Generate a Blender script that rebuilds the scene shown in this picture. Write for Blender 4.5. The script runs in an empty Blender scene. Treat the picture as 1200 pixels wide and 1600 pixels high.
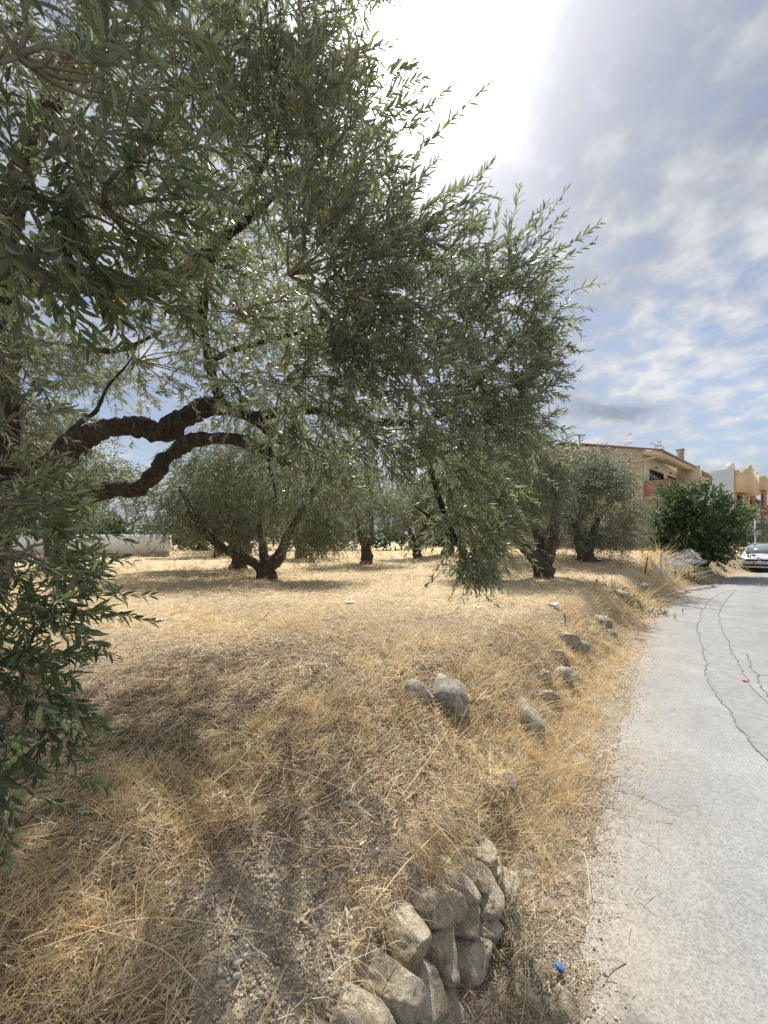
import bpy, math, random
import numpy as np
from mathutils import Matrix, Vector

# ------------------------------------------------------------------ camera, sky, sun, exposure
scene = bpy.context.scene
COL = scene.collection
CAM = np.array([0.0, 0.0, 1.7])
FPX, CX, HY = 600.0, 600.0, 845.0        # focal length in photo pixels, principal column, horizon row
cd = bpy.data.cameras.new('camera')
cam = bpy.data.objects.new('camera', cd); COL.objects.link(cam)
cam.location = CAM; cam.rotation_euler = (math.radians(90), 0, 0)
cd.sensor_fit = 'VERTICAL'; cd.sensor_height = 36.0; cd.lens = 36.0 * FPX / 1600.0
cd.shift_y = (HY - 800.0) / 1600.0
cd.clip_start = 0.05; cd.clip_end = 3000
scene.camera = cam

SUN_AZ, SUN_EL = math.radians(5.0), math.radians(53.0)    # azimuth east of +Y
sd = np.array([math.sin(SUN_AZ) * math.cos(SUN_EL), math.cos(SUN_AZ) * math.cos(SUN_EL), math.sin(SUN_EL)])
sl = bpy.data.lights.new('sun', 'SUN'); sl.energy = 4.8; sl.angle = math.radians(1.0); sl.color = (1.0, 0.965, 0.90)
sun = bpy.data.objects.new('sun', sl); COL.objects.link(sun)
sun.rotation_euler = Vector(sd).to_track_quat('Z', 'Y').to_euler(); sun.location = (0, 0, 30)

W = bpy.data.worlds.new('World'); scene.world = W; W.use_nodes = True
nt = W.node_tree; nt.nodes.clear()
def wn(t, **k):
    n = nt.nodes.new(t)
    for a, b in k.items(): setattr(n, a, b)
    return n
def wl(a, b): nt.links.new(a, b)
def wmath(op, a, b=None, clamp=False):
    n = wn('ShaderNodeMath', operation=op, use_clamp=clamp)
    for i, v in enumerate((a, b)):
        if v is None: continue
        if isinstance(v, (int, float)): n.inputs[i].default_value = v
        else: wl(v, n.inputs[i])
    return n.outputs[0]
def wramp(fac, stops):
    n = wn('ShaderNodeValToRGB'); el = n.color_ramp.elements
    while len(el) < len(stops): el.new(0.5)
    for e, (p, c) in zip(el, stops):
        e.position = p; e.color = (c[0], c[1], c[2], 1) if hasattr(c, '__len__') else (c, c, c, 1)
    wl(fac, n.inputs[0]); return n.outputs[0]
sky = wn('ShaderNodeTexSky', sky_type='NISHITA', sun_disc=False, sun_elevation=SUN_EL, sun_rotation=SUN_AZ)
sky.air_density = 1.0; sky.dust_density = 1.2
bgA = wn('ShaderNodeBackground'); bgA.inputs[1].default_value = 0.075; wl(sky.outputs[0], bgA.inputs[0])
tc = wn('ShaderNodeTexCoord'); sep = wn('ShaderNodeSeparateXYZ'); wl(tc.outputs['Generated'], sep.inputs[0])
zz = wmath('ADD', wmath('MAXIMUM', sep.outputs[2], 0.0), 0.32)
cmb = wn('ShaderNodeCombineXYZ')
wl(wmath('DIVIDE', sep.outputs[0], zz), cmb.inputs[0]); wl(wmath('DIVIDE', sep.outputs[1], zz), cmb.inputs[1])
def wnoise(scale, detail, rough, dist, off):
    m = wn('ShaderNodeVectorMath', operation='ADD'); wl(cmb.outputs[0], m.inputs[0]); m.inputs[1].default_value = off
    n = wn('ShaderNodeTexNoise'); n.inputs['Scale'].default_value = scale; n.inputs['Detail'].default_value = detail
    n.inputs['Roughness'].default_value = rough; n.inputs['Distortion'].default_value = dist
    wl(m.outputs[0], n.inputs['Vector']); return n.outputs[0]
big = wnoise(1.2, 5, 0.55, 0.0, (3.1, 1.7, 0.0))
puff = wnoise(12.0, 4, 0.55, 0.0, (0.4, 9.2, 2.0))
shade = wnoise(1.5, 6, 0.6, 0.0, (7.7, 2.3, 5.0))
cover = wmath('ADD', wmath('MULTIPLY', big, 0.50), wmath('MULTIPLY', puff, 0.62))
high = wn('ShaderNodeMapRange', interpolation_type='SMOOTHSTEP'); wl(sep.outputs[2], high.inputs[0]); high.inputs[1].default_value = 0.40; high.inputs[2].default_value = 0.62
low = wn('ShaderNodeMapRange', interpolation_type='SMOOTHSTEP'); wl(sep.outputs[2], low.inputs[0]); low.inputs[1].default_value = 0.20; low.inputs[2].default_value = 0.10
cover = wmath('ADD', cover, wmath('ADD', wmath('MULTIPLY', high.outputs[0], 0.045), wmath('MULTIPLY', low.outputs[0], 0.10)))
mask0 = wramp(cover, [(0.475, 0.30), (0.56, 0.66), (0.64, 1.0)])
ccol = wramp(wmath('ADD', wmath('MULTIPLY', shade, 0.62), wmath('MULTIPLY', puff, 0.38)), [(0.38, (0.22, 0.243, 0.29)), (0.47, (0.32, 0.343, 0.383)), (0.54, (0.42, 0.438, 0.465)), (0.62, (0.52, 0.527, 0.535))])
dotn = wn('ShaderNodeVectorMath', operation='DOT_PRODUCT'); wl(tc.outputs['Generated'], dotn.inputs[0])
dotn.inputs[1].default_value = tuple(sd)
dc = wmath('MAXIMUM', dotn.outputs['Value'], 0.0)
glow = wmath('ADD', wmath('MULTIPLY', wmath('POWER', dc, 64.0), 1.05), wmath('MULTIPLY', wmath('POWER', dc, 14.0), 0.10))
glow = wmath('ADD', glow, wmath('MULTIPLY', wmath('POWER', dc, 400.0), 8.0))
gl = wn('ShaderNodeCombineXYZ')
for i, k in enumerate((1.0, 0.985, 0.95)): wl(wmath('MULTIPLY', glow, k), gl.inputs[i])
addc = wn('ShaderNodeVectorMath', operation='ADD'); 
# one low dark cloud bank lying above the roofs
aa = wmath('DIVIDE', sep.outputs[0], wmath('MAXIMUM', sep.outputs[1], 0.05)); ee = wmath('DIVIDE', sep.outputs[2], wmath('MAXIMUM', sep.outputs[1], 0.05))
warp = wmath('MULTIPLY', wmath('SUBTRACT', wnoise(5.0, 5, 0.6, 0.3, (1.0, 4.0, 3.0)), 0.5), 0.16)
qa = wmath('POWER', wmath('DIVIDE', wmath('SUBTRACT', aa, 0.60), 0.17), 2.0); qe = wmath('POWER', wmath('DIVIDE', wmath('ADD', wmath('SUBTRACT', ee, 0.335), warp), 0.036), 2.0)
bank = wmath('POWER', 2.718, wmath('MULTIPLY', wmath('ADD', qa, qe), -1.0))
mxb = wn('ShaderNodeMix', data_type='RGBA'); wl(wmath('MULTIPLY', bank, 0.85), mxb.inputs[0]); wl(ccol, mxb.inputs[6]); mxb.inputs[7].default_value = (0.175, 0.20, 0.265, 1)
wl(mxb.outputs[2], addc.inputs[0]); wl(gl.outputs[0], addc.inputs[1])
bgB = wn('ShaderNodeBackground'); bgB.inputs[1].default_value = 1.0; wl(addc.outputs[0], bgB.inputs[0])
mixw = wn('ShaderNodeMixShader'); wl(wmath('MAXIMUM', mask0, bank), mixw.inputs[0]); wl(bgA.outputs[0], mixw.inputs[1]); wl(bgB.outputs[0], mixw.inputs[2])
wo = wn('ShaderNodeOutputWorld'); wl(mixw.outputs[0], wo.inputs[0])
vs = scene.view_settings
vs.view_transform = 'Standard'; vs.look = 'None'; vs.gamma = 1; vs.use_curve_mapping = False; vs.exposure = 0.65
scene.cycles.use_denoising = False
scene.cycles.max_bounces = 8; scene.cycles.transparent_max_bounces = 16

# ------------------------------------------------------------------ numpy helpers
RNG = np.random.default_rng(7)
def hash3(ix, iy, iz):
    h = (ix.astype(np.int64) * 374761393 + iy.astype(np.int64) * 668265263 + iz.astype(np.int64) * 2147483647) & 0xffffffff
    h = ((h ^ (h >> 13)) * 1274126177) & 0xffffffff
    h = (h ^ (h >> 16)) & 0xffffffff
    return h / 4294967295.0
def vnoise(p):
    p = np.asarray(p, float); f = np.floor(p); t = p - f; t = t * t * (3 - 2 * t); f = f.astype(np.int64)
    x, y, z = f[:, 0], f[:, 1], f[:, 2]; a, b, c = t[:, 0], t[:, 1], t[:, 2]
    def L(u, v, w): return u + (v - u) * w
    return L(L(L(hash3(x, y, z), hash3(x + 1, y, z), a), L(hash3(x, y + 1, z), hash3(x + 1, y + 1, z), a), b),
             L(L(hash3(x, y, z + 1), hash3(x + 1, y, z + 1), a), L(hash3(x, y + 1, z + 1), hash3(x + 1, y + 1, z + 1), a), b), c)
def fbm(p, octv=4, gain=0.5):
    p = np.asarray(p, float); s = 0; a = 1.0; n = 0
    for i in range(octv):
        s = s + a * (vnoise(p * 2 ** i + 17.3 * i) - 0.5); n += a; a *= gain
    return s / n * 2
def fbm2(x, y, sc, octv=4, gain=0.5, z=0.0):
    x = np.ravel(x); y = np.ravel(y)
    return fbm(np.stack([x * sc, y * sc, np.full_like(x, z)], 1), octv, gain)
def norm(v): return v / np.maximum(np.linalg.norm(v, axis=-1, keepdims=True), 1e-9)
def sstep(a, b, x):
    t = np.clip((x - a) / (b - a), 0, 1); return t * t * (3 - 2 * t)
def at(px, py, Y):
    return np.array([(px - CX) / FPX * Y, Y, 1.7 - (py - HY) / FPX * Y])
def spline(pts, n):
    P = np.asarray(pts, float)
    if len(P) == 2:
        t = np.linspace(0, 1, n)[:, None]; return P[0] * (1 - t) + P[1] * t
    P = np.vstack([2 * P[0] - P[1], P, 2 * P[-1] - P[-2]])
    out = []; m = len(P) - 3
    for u in np.linspace(0, m - 1e-6, n):
        i = int(u); t = u - i; p0, p1, p2, p3 = P[i:i + 4]
        out.append(0.5 * (2 * p1 + (p2 - p0) * t + (2 * p0 - 5 * p1 + 4 * p2 - p3) * t * t + (3 * p1 - p0 - 3 * p2 + p3) * t ** 3))
    return np.array(out)

# ------------------------------------------------------------------ object helpers
def root_off(parent):
    o = np.zeros(3)
    while parent is not None:
        o += np.array(parent.location); parent = parent.parent
    return o
def mesh_np(name, V, F, col=None, smooth=False):
    """F is an (n,3) or (n,4) int array, or a list of such arrays"""
    me = bpy.data.meshes.new(name)
    Fs = F if isinstance(F, list) else [F]
    Fs = [np.asarray(f, np.int32) for f in Fs if len(f)]
    me.vertices.add(len(V)); me.vertices.foreach_set('co', np.asarray(V, np.float32).ravel())
    tot = sum(f.size for f in Fs); npol = sum(len(f) for f in Fs)
    me.loops.add(tot); me.loops.foreach_set('vertex_index', np.concatenate([f.ravel() for f in Fs]))
    me.polygons.add(npol)
    cnt = np.concatenate([np.full(len(f), f.shape[1], np.int32) for f in Fs])
    me.polygons.foreach_set('loop_start', np.concatenate([[0], np.cumsum(cnt)[:-1]]).astype(np.int32))
    if smooth: me.polygons.foreach_set('use_smooth', np.ones(npol, bool))
    me.update(calc_edges=True)
    if col is not None:
        a = me.color_attributes.new('Col', 'FLOAT_COLOR', 'POINT')
        c = np.ones((len(V), 4), np.float32); c[:, :col.shape[1]] = col; a.data.foreach_set('color', c.ravel())
    return me
def link(name, me, mat=None, parent=None, loc=None):
    o = bpy.data.objects.new(name, me); COL.objects.link(o)
    if mat is not None and me is not None and len(me.materials) == 0: me.materials.append(mat)
    if parent is not None: o.parent = parent
    if loc is not None: o.location = loc
    return o
def part(name, V, F, mat, parent=None, col=None, smooth=False, local=False):
    """mesh part given in world coordinates (or in the thing's own, local=True)"""
    V = np.asarray(V, float)
    if parent is not None and not local: V = V - root_off(parent)
    return link(name, mesh_np(name, V, F, col, smooth), mat, parent)
def tag(o, label=None, cat=None, group=None, kind=None):
    if label: o['label'] = label
    if cat: o['category'] = cat
    if group: o['group'] = group
    if kind: o['kind'] = kind
    return o
def thing(name, label, cat, loc=(0, 0, 0), group=None, rz=0.0):
    o = bpy.data.objects.new(name, None); COL.objects.link(o); o.location = loc; o.rotation_euler = (0, 0, rz)
    o.empty_display_size = 0.2
    return tag(o, label, cat, group)
def copy_tree(o, parent=None):
    c = o.copy(); COL.objects.link(c)
    if parent is not None: c.parent = parent
    for ch in [x for x in bpy.data.objects if x.parent == o]: copy_tree(ch, c)
    return c
class MB:
    """collects faces for one mesh object"""
    def __init__(s): s.V = []; s.Q = []; s.T = []; s.n = 0
    def add(s, V, Q=(), T=()):
        V = np.asarray(V, float)
        if len(Q): s.Q.append(np.asarray(Q, np.int32) + s.n)
        if len(T): s.T.append(np.asarray(T, np.int32) + s.n)
        s.V.append(V); s.n += len(V); return s
    def box(s, c, size, ax=None, bev=0.0):
        c = np.asarray(c, float); h = np.asarray(size, float) / 2
        B = np.eye(3) if ax is None else np.asarray(ax, float)
        U = np.array([[x, y, z] for z in (-1, 1) for y in (-1, 1) for x in (-1, 1)], float) * h
        Q = [(0, 2, 3, 1), (4, 5, 7, 6), (0, 1, 5, 4), (2, 6, 7, 3), (0, 4, 6, 2), (1, 3, 7, 5)]
        return s.add(c + U @ B, Q)
    def prism(s, poly, a, b):
        """extrude polygon points (n,3) by vectors a..b"""
        P = np.asarray(poly, float); n = len(P)
        V = np.vstack([P + a, P + b])
        Q = [(i, (i + 1) % n, n + (i + 1) % n, n + i) for i in range(n)]
        T = [(0, i + 1, i) for i in range(1, n - 1)] + [(n, n + i, n + i + 1) for i in range(1, n - 1)]
        return s.add(V, Q, T)
    def tube(s, pts, radii, n=8, res=None, gnarl=0.0, seed=0.0, smoothp=True):
        V, Q, T = tube(pts, radii, n, res, gnarl, seed, smoothp); return s.add(V, Q, T)
    def build(s, name, mat, parent=None, smooth=False, local=False, col=None):
        return part(name, np.vstack(s.V), ([np.vstack(s.Q)] if s.Q else []) + ([np.vstack(s.T)] if s.T else []), mat, parent, col, smooth, local)
def tube(pts, radii, n=8, res=None, gnarl=0.0, seed=0.0, smoothp=True):
    pts = np.asarray(pts, float); radii = np.asarray(radii, float)
    m = res or (len(pts) if not smoothp else (len(pts) - 1) * 5 + 1)
    P = spline(pts, m); r = np.interp(np.linspace(0, 1, m), np.linspace(0, 1, len(radii)), radii)
    Tn = norm(np.gradient(P, axis=0)); u = np.cross(Tn[0], [0.3, 0.2, 0.93])
    if np.linalg.norm(u) < 0.1: u = np.cross(Tn[0], [1, 0, 0.1])
    V = []; ang = np.linspace(0, 2 * np.pi, n, endpoint=False)
    for i in range(m):
        u = u - Tn[i] * (u @ Tn[i]); u = u / np.linalg.norm(u); w = np.cross(Tn[i], u)
        V.append(P[i] + r[i] * (np.cos(ang)[:, None] * u + np.sin(ang)[:, None] * w))
    V = np.array(V)
    if gnarl:
        c = P[:, None, :]; d = V - c
        k = fbm(np.stack([ (V[..., 0] * 9).ravel(), (V[..., 1] * 9).ravel(), (V[..., 2] * 4).ravel()], 1) + seed, 3).reshape(m, n, 1)
        k2 = fbm(np.stack([(V[..., 0] * 30).ravel(), (V[..., 1] * 30).ravel(), (V[..., 2] * 14).ravel()], 1) + seed, 3).reshape(m, n, 1)
        V = c + d * (1 + gnarl * (k * 1.6 + 0.75 * np.abs(k2) - 0.2))
    V = np.vstack([V.reshape(-1, 3), P[:1], P[-1:]])
    idx = np.arange(m * n).reshape(m, n); nx = np.roll(idx, -1, 1)
    Q = np.stack([idx[:-1], nx[:-1], nx[1:], idx[1:]], -1).reshape(-1, 4)
    T = np.vstack([np.stack([nx[0], idx[0], np.full(n, m * n)], 1), np.stack([idx[-1], nx[-1], np.full(n, m * n + 1)], 1)])
    return V, Q, T

# ------------------------------------------------------------------ materials
def new_mat(name):
    m = bpy.data.materials.new(name); m.use_nodes = True; t = m.node_tree
    return m, t, t.nodes['Principled BSDF'], t.nodes['Material Output']
def nadd(t, typ, **k):
    n = t.nodes.new(typ)
    for a, b in k.items(): setattr(n, a, b)
    return n
def tex_noise(t, scale, detail=4, rough=0.6, vec=None, dist=0.0):
    n = nadd(t, 'ShaderNodeTexNoise'); n.inputs['Scale'].default_value = scale; n.inputs['Detail'].default_value = detail
    n.inputs['Roughness'].default_value = rough; n.inputs['Distortion'].default_value = dist
    if vec is not None: t.links.new(vec, n.inputs['Vector'])
    return n.outputs[0]
def ramp(t, fac, stops):
    n = nadd(t, 'ShaderNodeValToRGB'); el = n.color_ramp.elements
    while len(el) < len(stops): el.new(0.5)
    for e, (p, c) in zip(el, stops): e.position = p; e.color = (c[0], c[1], c[2], 1) if hasattr(c, '__len__') else (c, c, c, 1)
    t.links.new(fac, n.inputs[0]); return n.outputs[0]
def mixc(t, fac, a, b, mode='MIX'):
    n = nadd(t, 'ShaderNodeMix', data_type='RGBA', blend_type=mode)
    for s, v in ((n.inputs[0], fac), (n.inputs[6], a), (n.inputs[7], b)):
        if isinstance(v, (int, float)): s.default_value = v
        elif isinstance(v, tuple): s.default_value = (*v[:3], 1)
        else: t.links.new(v, s)
    return n.outputs[2]
def bump(t, h, strength, dist, bsdf):
    b = nadd(t, 'ShaderNodeBump'); b.inputs['Strength'].default_value = strength; b.inputs['Distance'].default_value = dist
    t.links.new(h, b.inputs['Height']); t.links.new(b.outputs[0], bsdf.inputs['Normal'])
def wcoord(t): return nadd(t, 'ShaderNodeNewGeometry').outputs['Position']
def plain(name, col, rough=0.6, metal=0.0, spec=0.5, var=0.12, scale=4.0, bmp=0.0, bscale=60.0):
    m, t, b, o = new_mat(name); pos = wcoord(t)
    n = tex_noise(t, scale, 5, 0.65, pos)
    lo = tuple(c * (1 - var) for c in col); hi = tuple(min(1, c * (1 + var)) for c in col)
    t.links.new(ramp(t, n, [(0.3, lo), (0.7, hi)]), b.inputs['Base Color'])
    b.inputs['Roughness'].default_value = rough; b.inputs['Metallic'].default_value = metal; b.inputs['Specular IOR Level'].default_value = spec
    if bmp: bump(t, tex_noise(t, bscale, 5, 0.7, pos), bmp, 0.02, b)
    return m
def leaf_mat(name, top, under, trans, tmul=0.3, rough=0.42):
    m, t, b, o = new_mat(name)
    att = nadd(t, 'ShaderNodeAttribute', attribute_name='Col').outputs['Color']
    bf = nadd(t, 'ShaderNodeNewGeometry').outputs['Backfacing']
    c = mixc(t, bf, top, under); c = mixc(t, 1.0, c, att, 'MULTIPLY')
    t.links.new(c, b.inputs['Base Color']); b.inputs['Roughness'].default_value = rough; b.inputs['Specular IOR Level'].default_value = 0.32
    tr = nadd(t, 'ShaderNodeBsdfTranslucent'); t.links.new(mixc(t, 1.0, trans, att, 'MULTIPLY'), tr.inputs[0])
    mx = nadd(t, 'ShaderNodeMixShader'); mx.inputs[0].default_value = tmul
    t.links.new(b.outputs[0], mx.inputs[1]); t.links.new(tr.outputs[0], mx.inputs[2]); t.links.new(mx.outputs[0], o.inputs[0])
    return m
def attr_mat(name, rough=0.75, trans=0.0, spec=0.3, bmp=None, nz=None):
    m, t, b, o = new_mat(name)
    c = nadd(t, 'ShaderNodeAttribute', attribute_name='Col').outputs['Color']; pos = wcoord(t)
    if nz:
        for sc, lo, hi in nz:
            c = mixc(t, 1.0, c, ramp(t, tex_noise(t, sc, 4, 0.7, pos), [(0.3, lo), (0.7, hi)]), 'MULTIPLY')
    t.links.new(c, b.inputs['Base Color']); b.inputs['Roughness'].default_value = rough; b.inputs['Specular IOR Level'].default_value = spec
    if bmp: bump(t, tex_noise(t, bmp[0], 6, 0.75, pos), bmp[1], bmp[2], b)
    if trans:
        tr = nadd(t, 'ShaderNodeBsdfTranslucent'); t.links.new(c, tr.inputs[0])
        mx = nadd(t, 'ShaderNodeMixShader'); mx.inputs[0].default_value = trans
        t.links.new(b.outputs[0], mx.inputs[1]); t.links.new(tr.outputs[0], mx.inputs[2]); t.links.new(mx.outputs[0], o.inputs[0])
    return m
M = {}
M['leaf'] = leaf_mat('olive_leaf', (0.125, 0.142, 0.104), (0.40, 0.42, 0.36), (0.22, 0.27, 0.13), 0.34, 0.46)
M['leaf_far'] = leaf_mat('olive_leaf_far', (0.116, 0.130, 0.090), (0.31, 0.325, 0.265), (0.19, 0.225, 0.10), 0.30, 0.5)
M['leaf_dark'] = leaf_mat('broad_leaf', (0.072, 0.108, 0.046), (0.085, 0.12, 0.055), (0.08, 0.15, 0.03), 0.28, 0.62)
M['olive'] = plain('olive_skin', (0.21, 0.27, 0.10), 0.35, var=0.25, scale=30)
M['ground'] = attr_mat('ground_soil', 0.95, 0, 0.1, (55.0, 0.9, 0.03), [(22.0, 0.62, 1.35), (140.0, 0.7, 1.25)])
M['straw'] = attr_mat('straw', 0.55, 0.34, 0.35)
M['pebble'] = attr_mat('pebble', 0.9, 0, 0.2, (160.0, 0.6, 0.006), [(90.0, 0.75, 1.2)])
M['herb'] = attr_mat('herb_leaf', 0.6, 0.25, 0.3)
def bark_mat(name, a, b_, c):
    m, t, b, o = new_mat(name); pos = wcoord(t)
    mp = nadd(t, 'ShaderNodeMapping'); mp.inputs['Scale'].default_value = (1, 1, 0.35); t.links.new(pos, mp.inputs[0])
    n = tex_noise(t, 26, 8, 0.75, mp.outputs[0], 1.2)
    t.links.new(ramp(t, n, [(0.3, a), (0.5, b_), (0.72, c)]), b.inputs['Base Color'])
    b.inputs['Roughness'].default_value = 0.95; b.inputs['Specular IOR Level'].default_value = 0.15
    bump(t, n, 1.0, 0.05, b); return m
M['bark'] = bark_mat('olive_bark', (0.016, 0.014, 0.012), (0.056, 0.048, 0.040), (0.17, 0.152, 0.128))
M['bark_far'] = bark_mat('orchard_bark', (0.042, 0.035, 0.028), (0.11, 0.093, 0.074), (0.20, 0.17, 0.135))
M['twig'] = plain('twig_bark', (0.20, 0.18, 0.13), 0.8, var=0.3, scale=40)
def rock_mat(name, lo, mid, hi, stain):
    m, t, b, o = new_mat(name); pos = wcoord(t)
    n = tex_noise(t, 17, 8, 0.78, pos, 0.8); n2 = tex_noise(t, 7, 6, 0.7, pos, 0.4); n3 = tex_noise(t, 110, 5, 0.75, pos)
    c = ramp(t, n, [(0.38, lo), (0.5, mid), (0.61, hi)])
    c = mixc(t, ramp(t, n2, [(0.50, 0.0), (0.68, 0.85)]), c, stain)
    c = mixc(t, ramp(t, tex_noise(t, 30, 6, 0.8, pos), [(0.57, 0.0), (0.68, 0.7)]), c, (0.12, 0.105, 0.088))
    c = mixc(t, 1.0, c, ramp(t, n3, [(0.3, 0.75), (0.7, 1.2)]), 'MULTIPLY')
    t.links.new(c, b.inputs['Base Color']); b.inputs['Roughness'].default_value = 0.95; b.inputs['Specular IOR Level'].default_value = 0.15
    h = mixc(t, 0.4, n, n3); bump(t, h, 1.0, 0.035, b); return m
M['rock'] = rock_mat('limestone', (0.36, 0.295, 0.205), (0.60, 0.515, 0.39), (0.74, 0.665, 0.53), (0.56, 0.45, 0.29))
M['rock_grey'] = rock_mat('lichen_limestone', (0.20, 0.18, 0.145), (0.42, 0.385, 0.32), (0.62, 0.575, 0.49), (0.38, 0.32, 0.23))

# ------------------------------------------------------------------ terrain
BASE_PX = [(690, 1600), (742, 1480), (792, 1380), (850, 1262), (905, 1130), (945, 1058), (975, 1002), (1012, 955), (1066, 920), (1108, 907), (1148, 897)]
_b = [(1.7 * FPX / (y - HY)) for x, y in BASE_PX]
BP = [((x - CX) / FPX * Y, Y) for (x, y), Y in zip(BASE_PX, _b)]
BP = [(-9, -9), (-3.2, -2.8), (-0.75, 0.1)] + BP + [(22.0, 22.4), (28.5, 26.5), (42, 36.5), (70, 58)]
BL = spline(np.array([(x, y, 0) for x, y in BP]), 150)[:, :2]
def sdist(x, y):
    """signed distance to the foot of the bank, positive on the field side"""
    x = np.asarray(x, float); y = np.asarray(y, float); shp = x.shape; x = x.ravel(); y = y.ravel()
    best = np.full(x.shape, 1e9); sg = np.zeros(x.shape)
    for (x0, y0), (x1, y1) in zip(BL[:-1], BL[1:]):
        dx, dy = x1 - x0, y1 - y0; L2 = dx * dx + dy * dy
        t = np.clip(((x - x0) * dx + (y - y0) * dy) / L2, 0, 1)
        ex, ey = x - x0 - t * dx, y - y0 - t * dy; d = ex * ex + ey * ey
        m = d < best; best[m] = d[m]; sg[m] = np.sign(dx * (y - y0) - dy * (x - x0))[m]
    return (np.sqrt(best) * np.where(sg >= 0, 1, -1)).reshape(shp)
def height(x, y, d=None, fine=True):
    x = np.asarray(x, float); y = np.asarray(y, float); shp = x.shape; x = x.ravel(); y = y.ravel()
    d = sdist(x, y) if d is None else np.ravel(d)
    r = np.hypot(x, y)
    near = 1 - sstep(1.9, 3.0, r)
    jit = 0.05 * fbm2(x, y, 2.6, 3) * near
    hw = 0.33 * sstep(0.02, 0.2, d + 0.5 * jit) + 0.37 * sstep(0.12, 1.15, d)
    hb = 0.70 * sstep(-0.12, 0.95, d + 0.12 * fbm2(x, y, 1.3, 3))
    h = hw * near + hb * (1 - near)
    fld = sstep(-0.1, 0.6, d)
    h = h + fld * (0.06 * fbm2(x, y, 0.45, 3) + 0.035 * fbm2(x, y, 1.7, 3, z=3))
    h = h + 0.10 * np.exp(-((x - 0.05) ** 2 + (y - 1.75) ** 2) / 0.30) * fld - 0.05 * np.exp(-((x + 0.9) ** 2 + (y - 1.9) ** 2) / 0.4) * fld
    if fine:
        nr = 1 - sstep(5, 14, r)
        a = sstep(-0.30, 0.15, d)
        h = h + a * nr * (0.016 * fbm2(x, y, 9, 3, z=5) + 0.012 * np.abs(fbm2(x, y, 26, 3, z=9)))
    h = h - 0.012 * (1 - sstep(-0.5, 0.05, d))
    h = h + 0.36 * sstep(10.8, 15.5, y) * sstep(0.3, 2.2, d) * sstep(0.5, 5.5, x)
    far = sstep(45, 140, r); h = h * (1 - far) + far * 0.6
    return h.reshape(shp)
def hit(px, py):
    dv = np.array([(px - CX) / FPX, 1.0, -(py - HY) / FPX])
    t = np.geomspace(0.4, 120, 1500); P = CAM + t[:, None] * dv
    g = height(P[:, 0], P[:, 1], fine=False); k = np.argmax(P[:, 2] < g)
    if k == 0: k = len(t) - 1
    return P[k]
def gz(x, y): return float(height(np.array([x]), np.array([y]), fine=False)[0])

# polar ground sheet around the camera's foot
th = np.concatenate([np.radians(np.arange(20, 160, 0.36)), np.radians(np.arange(160, 380, 4.0))])
rr = [0.25]
while rr[-1] < 900: rr.append(rr[-1] * (1.0135 if rr[-1] < 12 else 1.05) + 0.001)
rr = np.array(rr)
R_, T_ = np.meshgrid(rr, th, indexing='ij'); gx = R_ * np.cos(T_); gy = R_ * np.sin(T_)
gd = sdist(gx, gy); gh = height(gx, gy, gd)
def lerp3(a, b, t): return a + (b - a) * t[:, None]
def soil_colour(x, y, d):
    n1 = fbm2(x, y, 1.1, 4); n2 = fbm2(x, y, 4.5, 4, z=2); n3 = fbm2(x, y, 0.35, 3, z=8)
    c = lerp3(np.array([0.31, 0.235, 0.15]), np.array([0.46, 0.36, 0.225]), sstep(-0.35, 0.4, n1 + 0.5 * n2))
    r = np.hypot(x, y)
    c = lerp3(c, np.array([0.56, 0.45, 0.295]), sstep(3.5, 8.0, r) * sstep(0.2, 0.8, d) * (0.75 + 0.25 * n3))   # the straw-covered field
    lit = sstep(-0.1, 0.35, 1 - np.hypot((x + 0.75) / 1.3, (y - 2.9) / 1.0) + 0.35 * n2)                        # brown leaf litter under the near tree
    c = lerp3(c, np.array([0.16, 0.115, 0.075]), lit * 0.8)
    grav = sstep(0.1, 0.5, 1 - np.hypot((x + 0.38) / 0.42, (y - 1.25) / 0.36) + 0.5 * n2) + sstep(0.1, 0.5, 1 - np.hypot((x + 0.02) / 0.25, (y - 1.6) / 0.25) + 0.5 * n2)
    c = lerp3(c, np.array([0.52, 0.45, 0.35]), np.clip(grav, 0, 1) * 0.9)                                      # pale crumbly soil
    sh = 1 - sstep(-0.05, 0.12, d + 0.08 * n2)
    c = lerp3(c, np.array([0.40, 0.335, 0.25]), sh)                                                              # dusty verge
    c = lerp3(c, np.array([0.34, 0.295, 0.235]), (1 - sstep(-0.55, -0.18, d + 0.12 * n2 + 0.08 * n1)) * sstep(1.7, 2.6, y + 0 * d))
    return c
nr_, nth = R_.shape
V = np.stack([gx.ravel(), gy.ravel(), gh.ravel()], 1)
idx = np.arange(nr_ * nth).reshape(nr_, nth); nx = np.roll(idx, -1, 1)
Q = np.stack([idx[:-1], idx[1:], nx[1:], nx[:-1]], -1).reshape(-1, 4)
Vc = np.vstack([V, [[0, 0, float(gh[0].mean())]]]); Tc = np.stack([np.full(nth, len(V)), idx[0], nx[0]], 1)
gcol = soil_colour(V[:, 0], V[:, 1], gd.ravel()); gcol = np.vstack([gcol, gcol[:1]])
ground = link('ground', mesh_np('ground', Vc, [Q, Tc], gcol, True), M['ground']); tag(ground, 'dry olive grove terrace with a low bank down to the lane', kind='structure')

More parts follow.
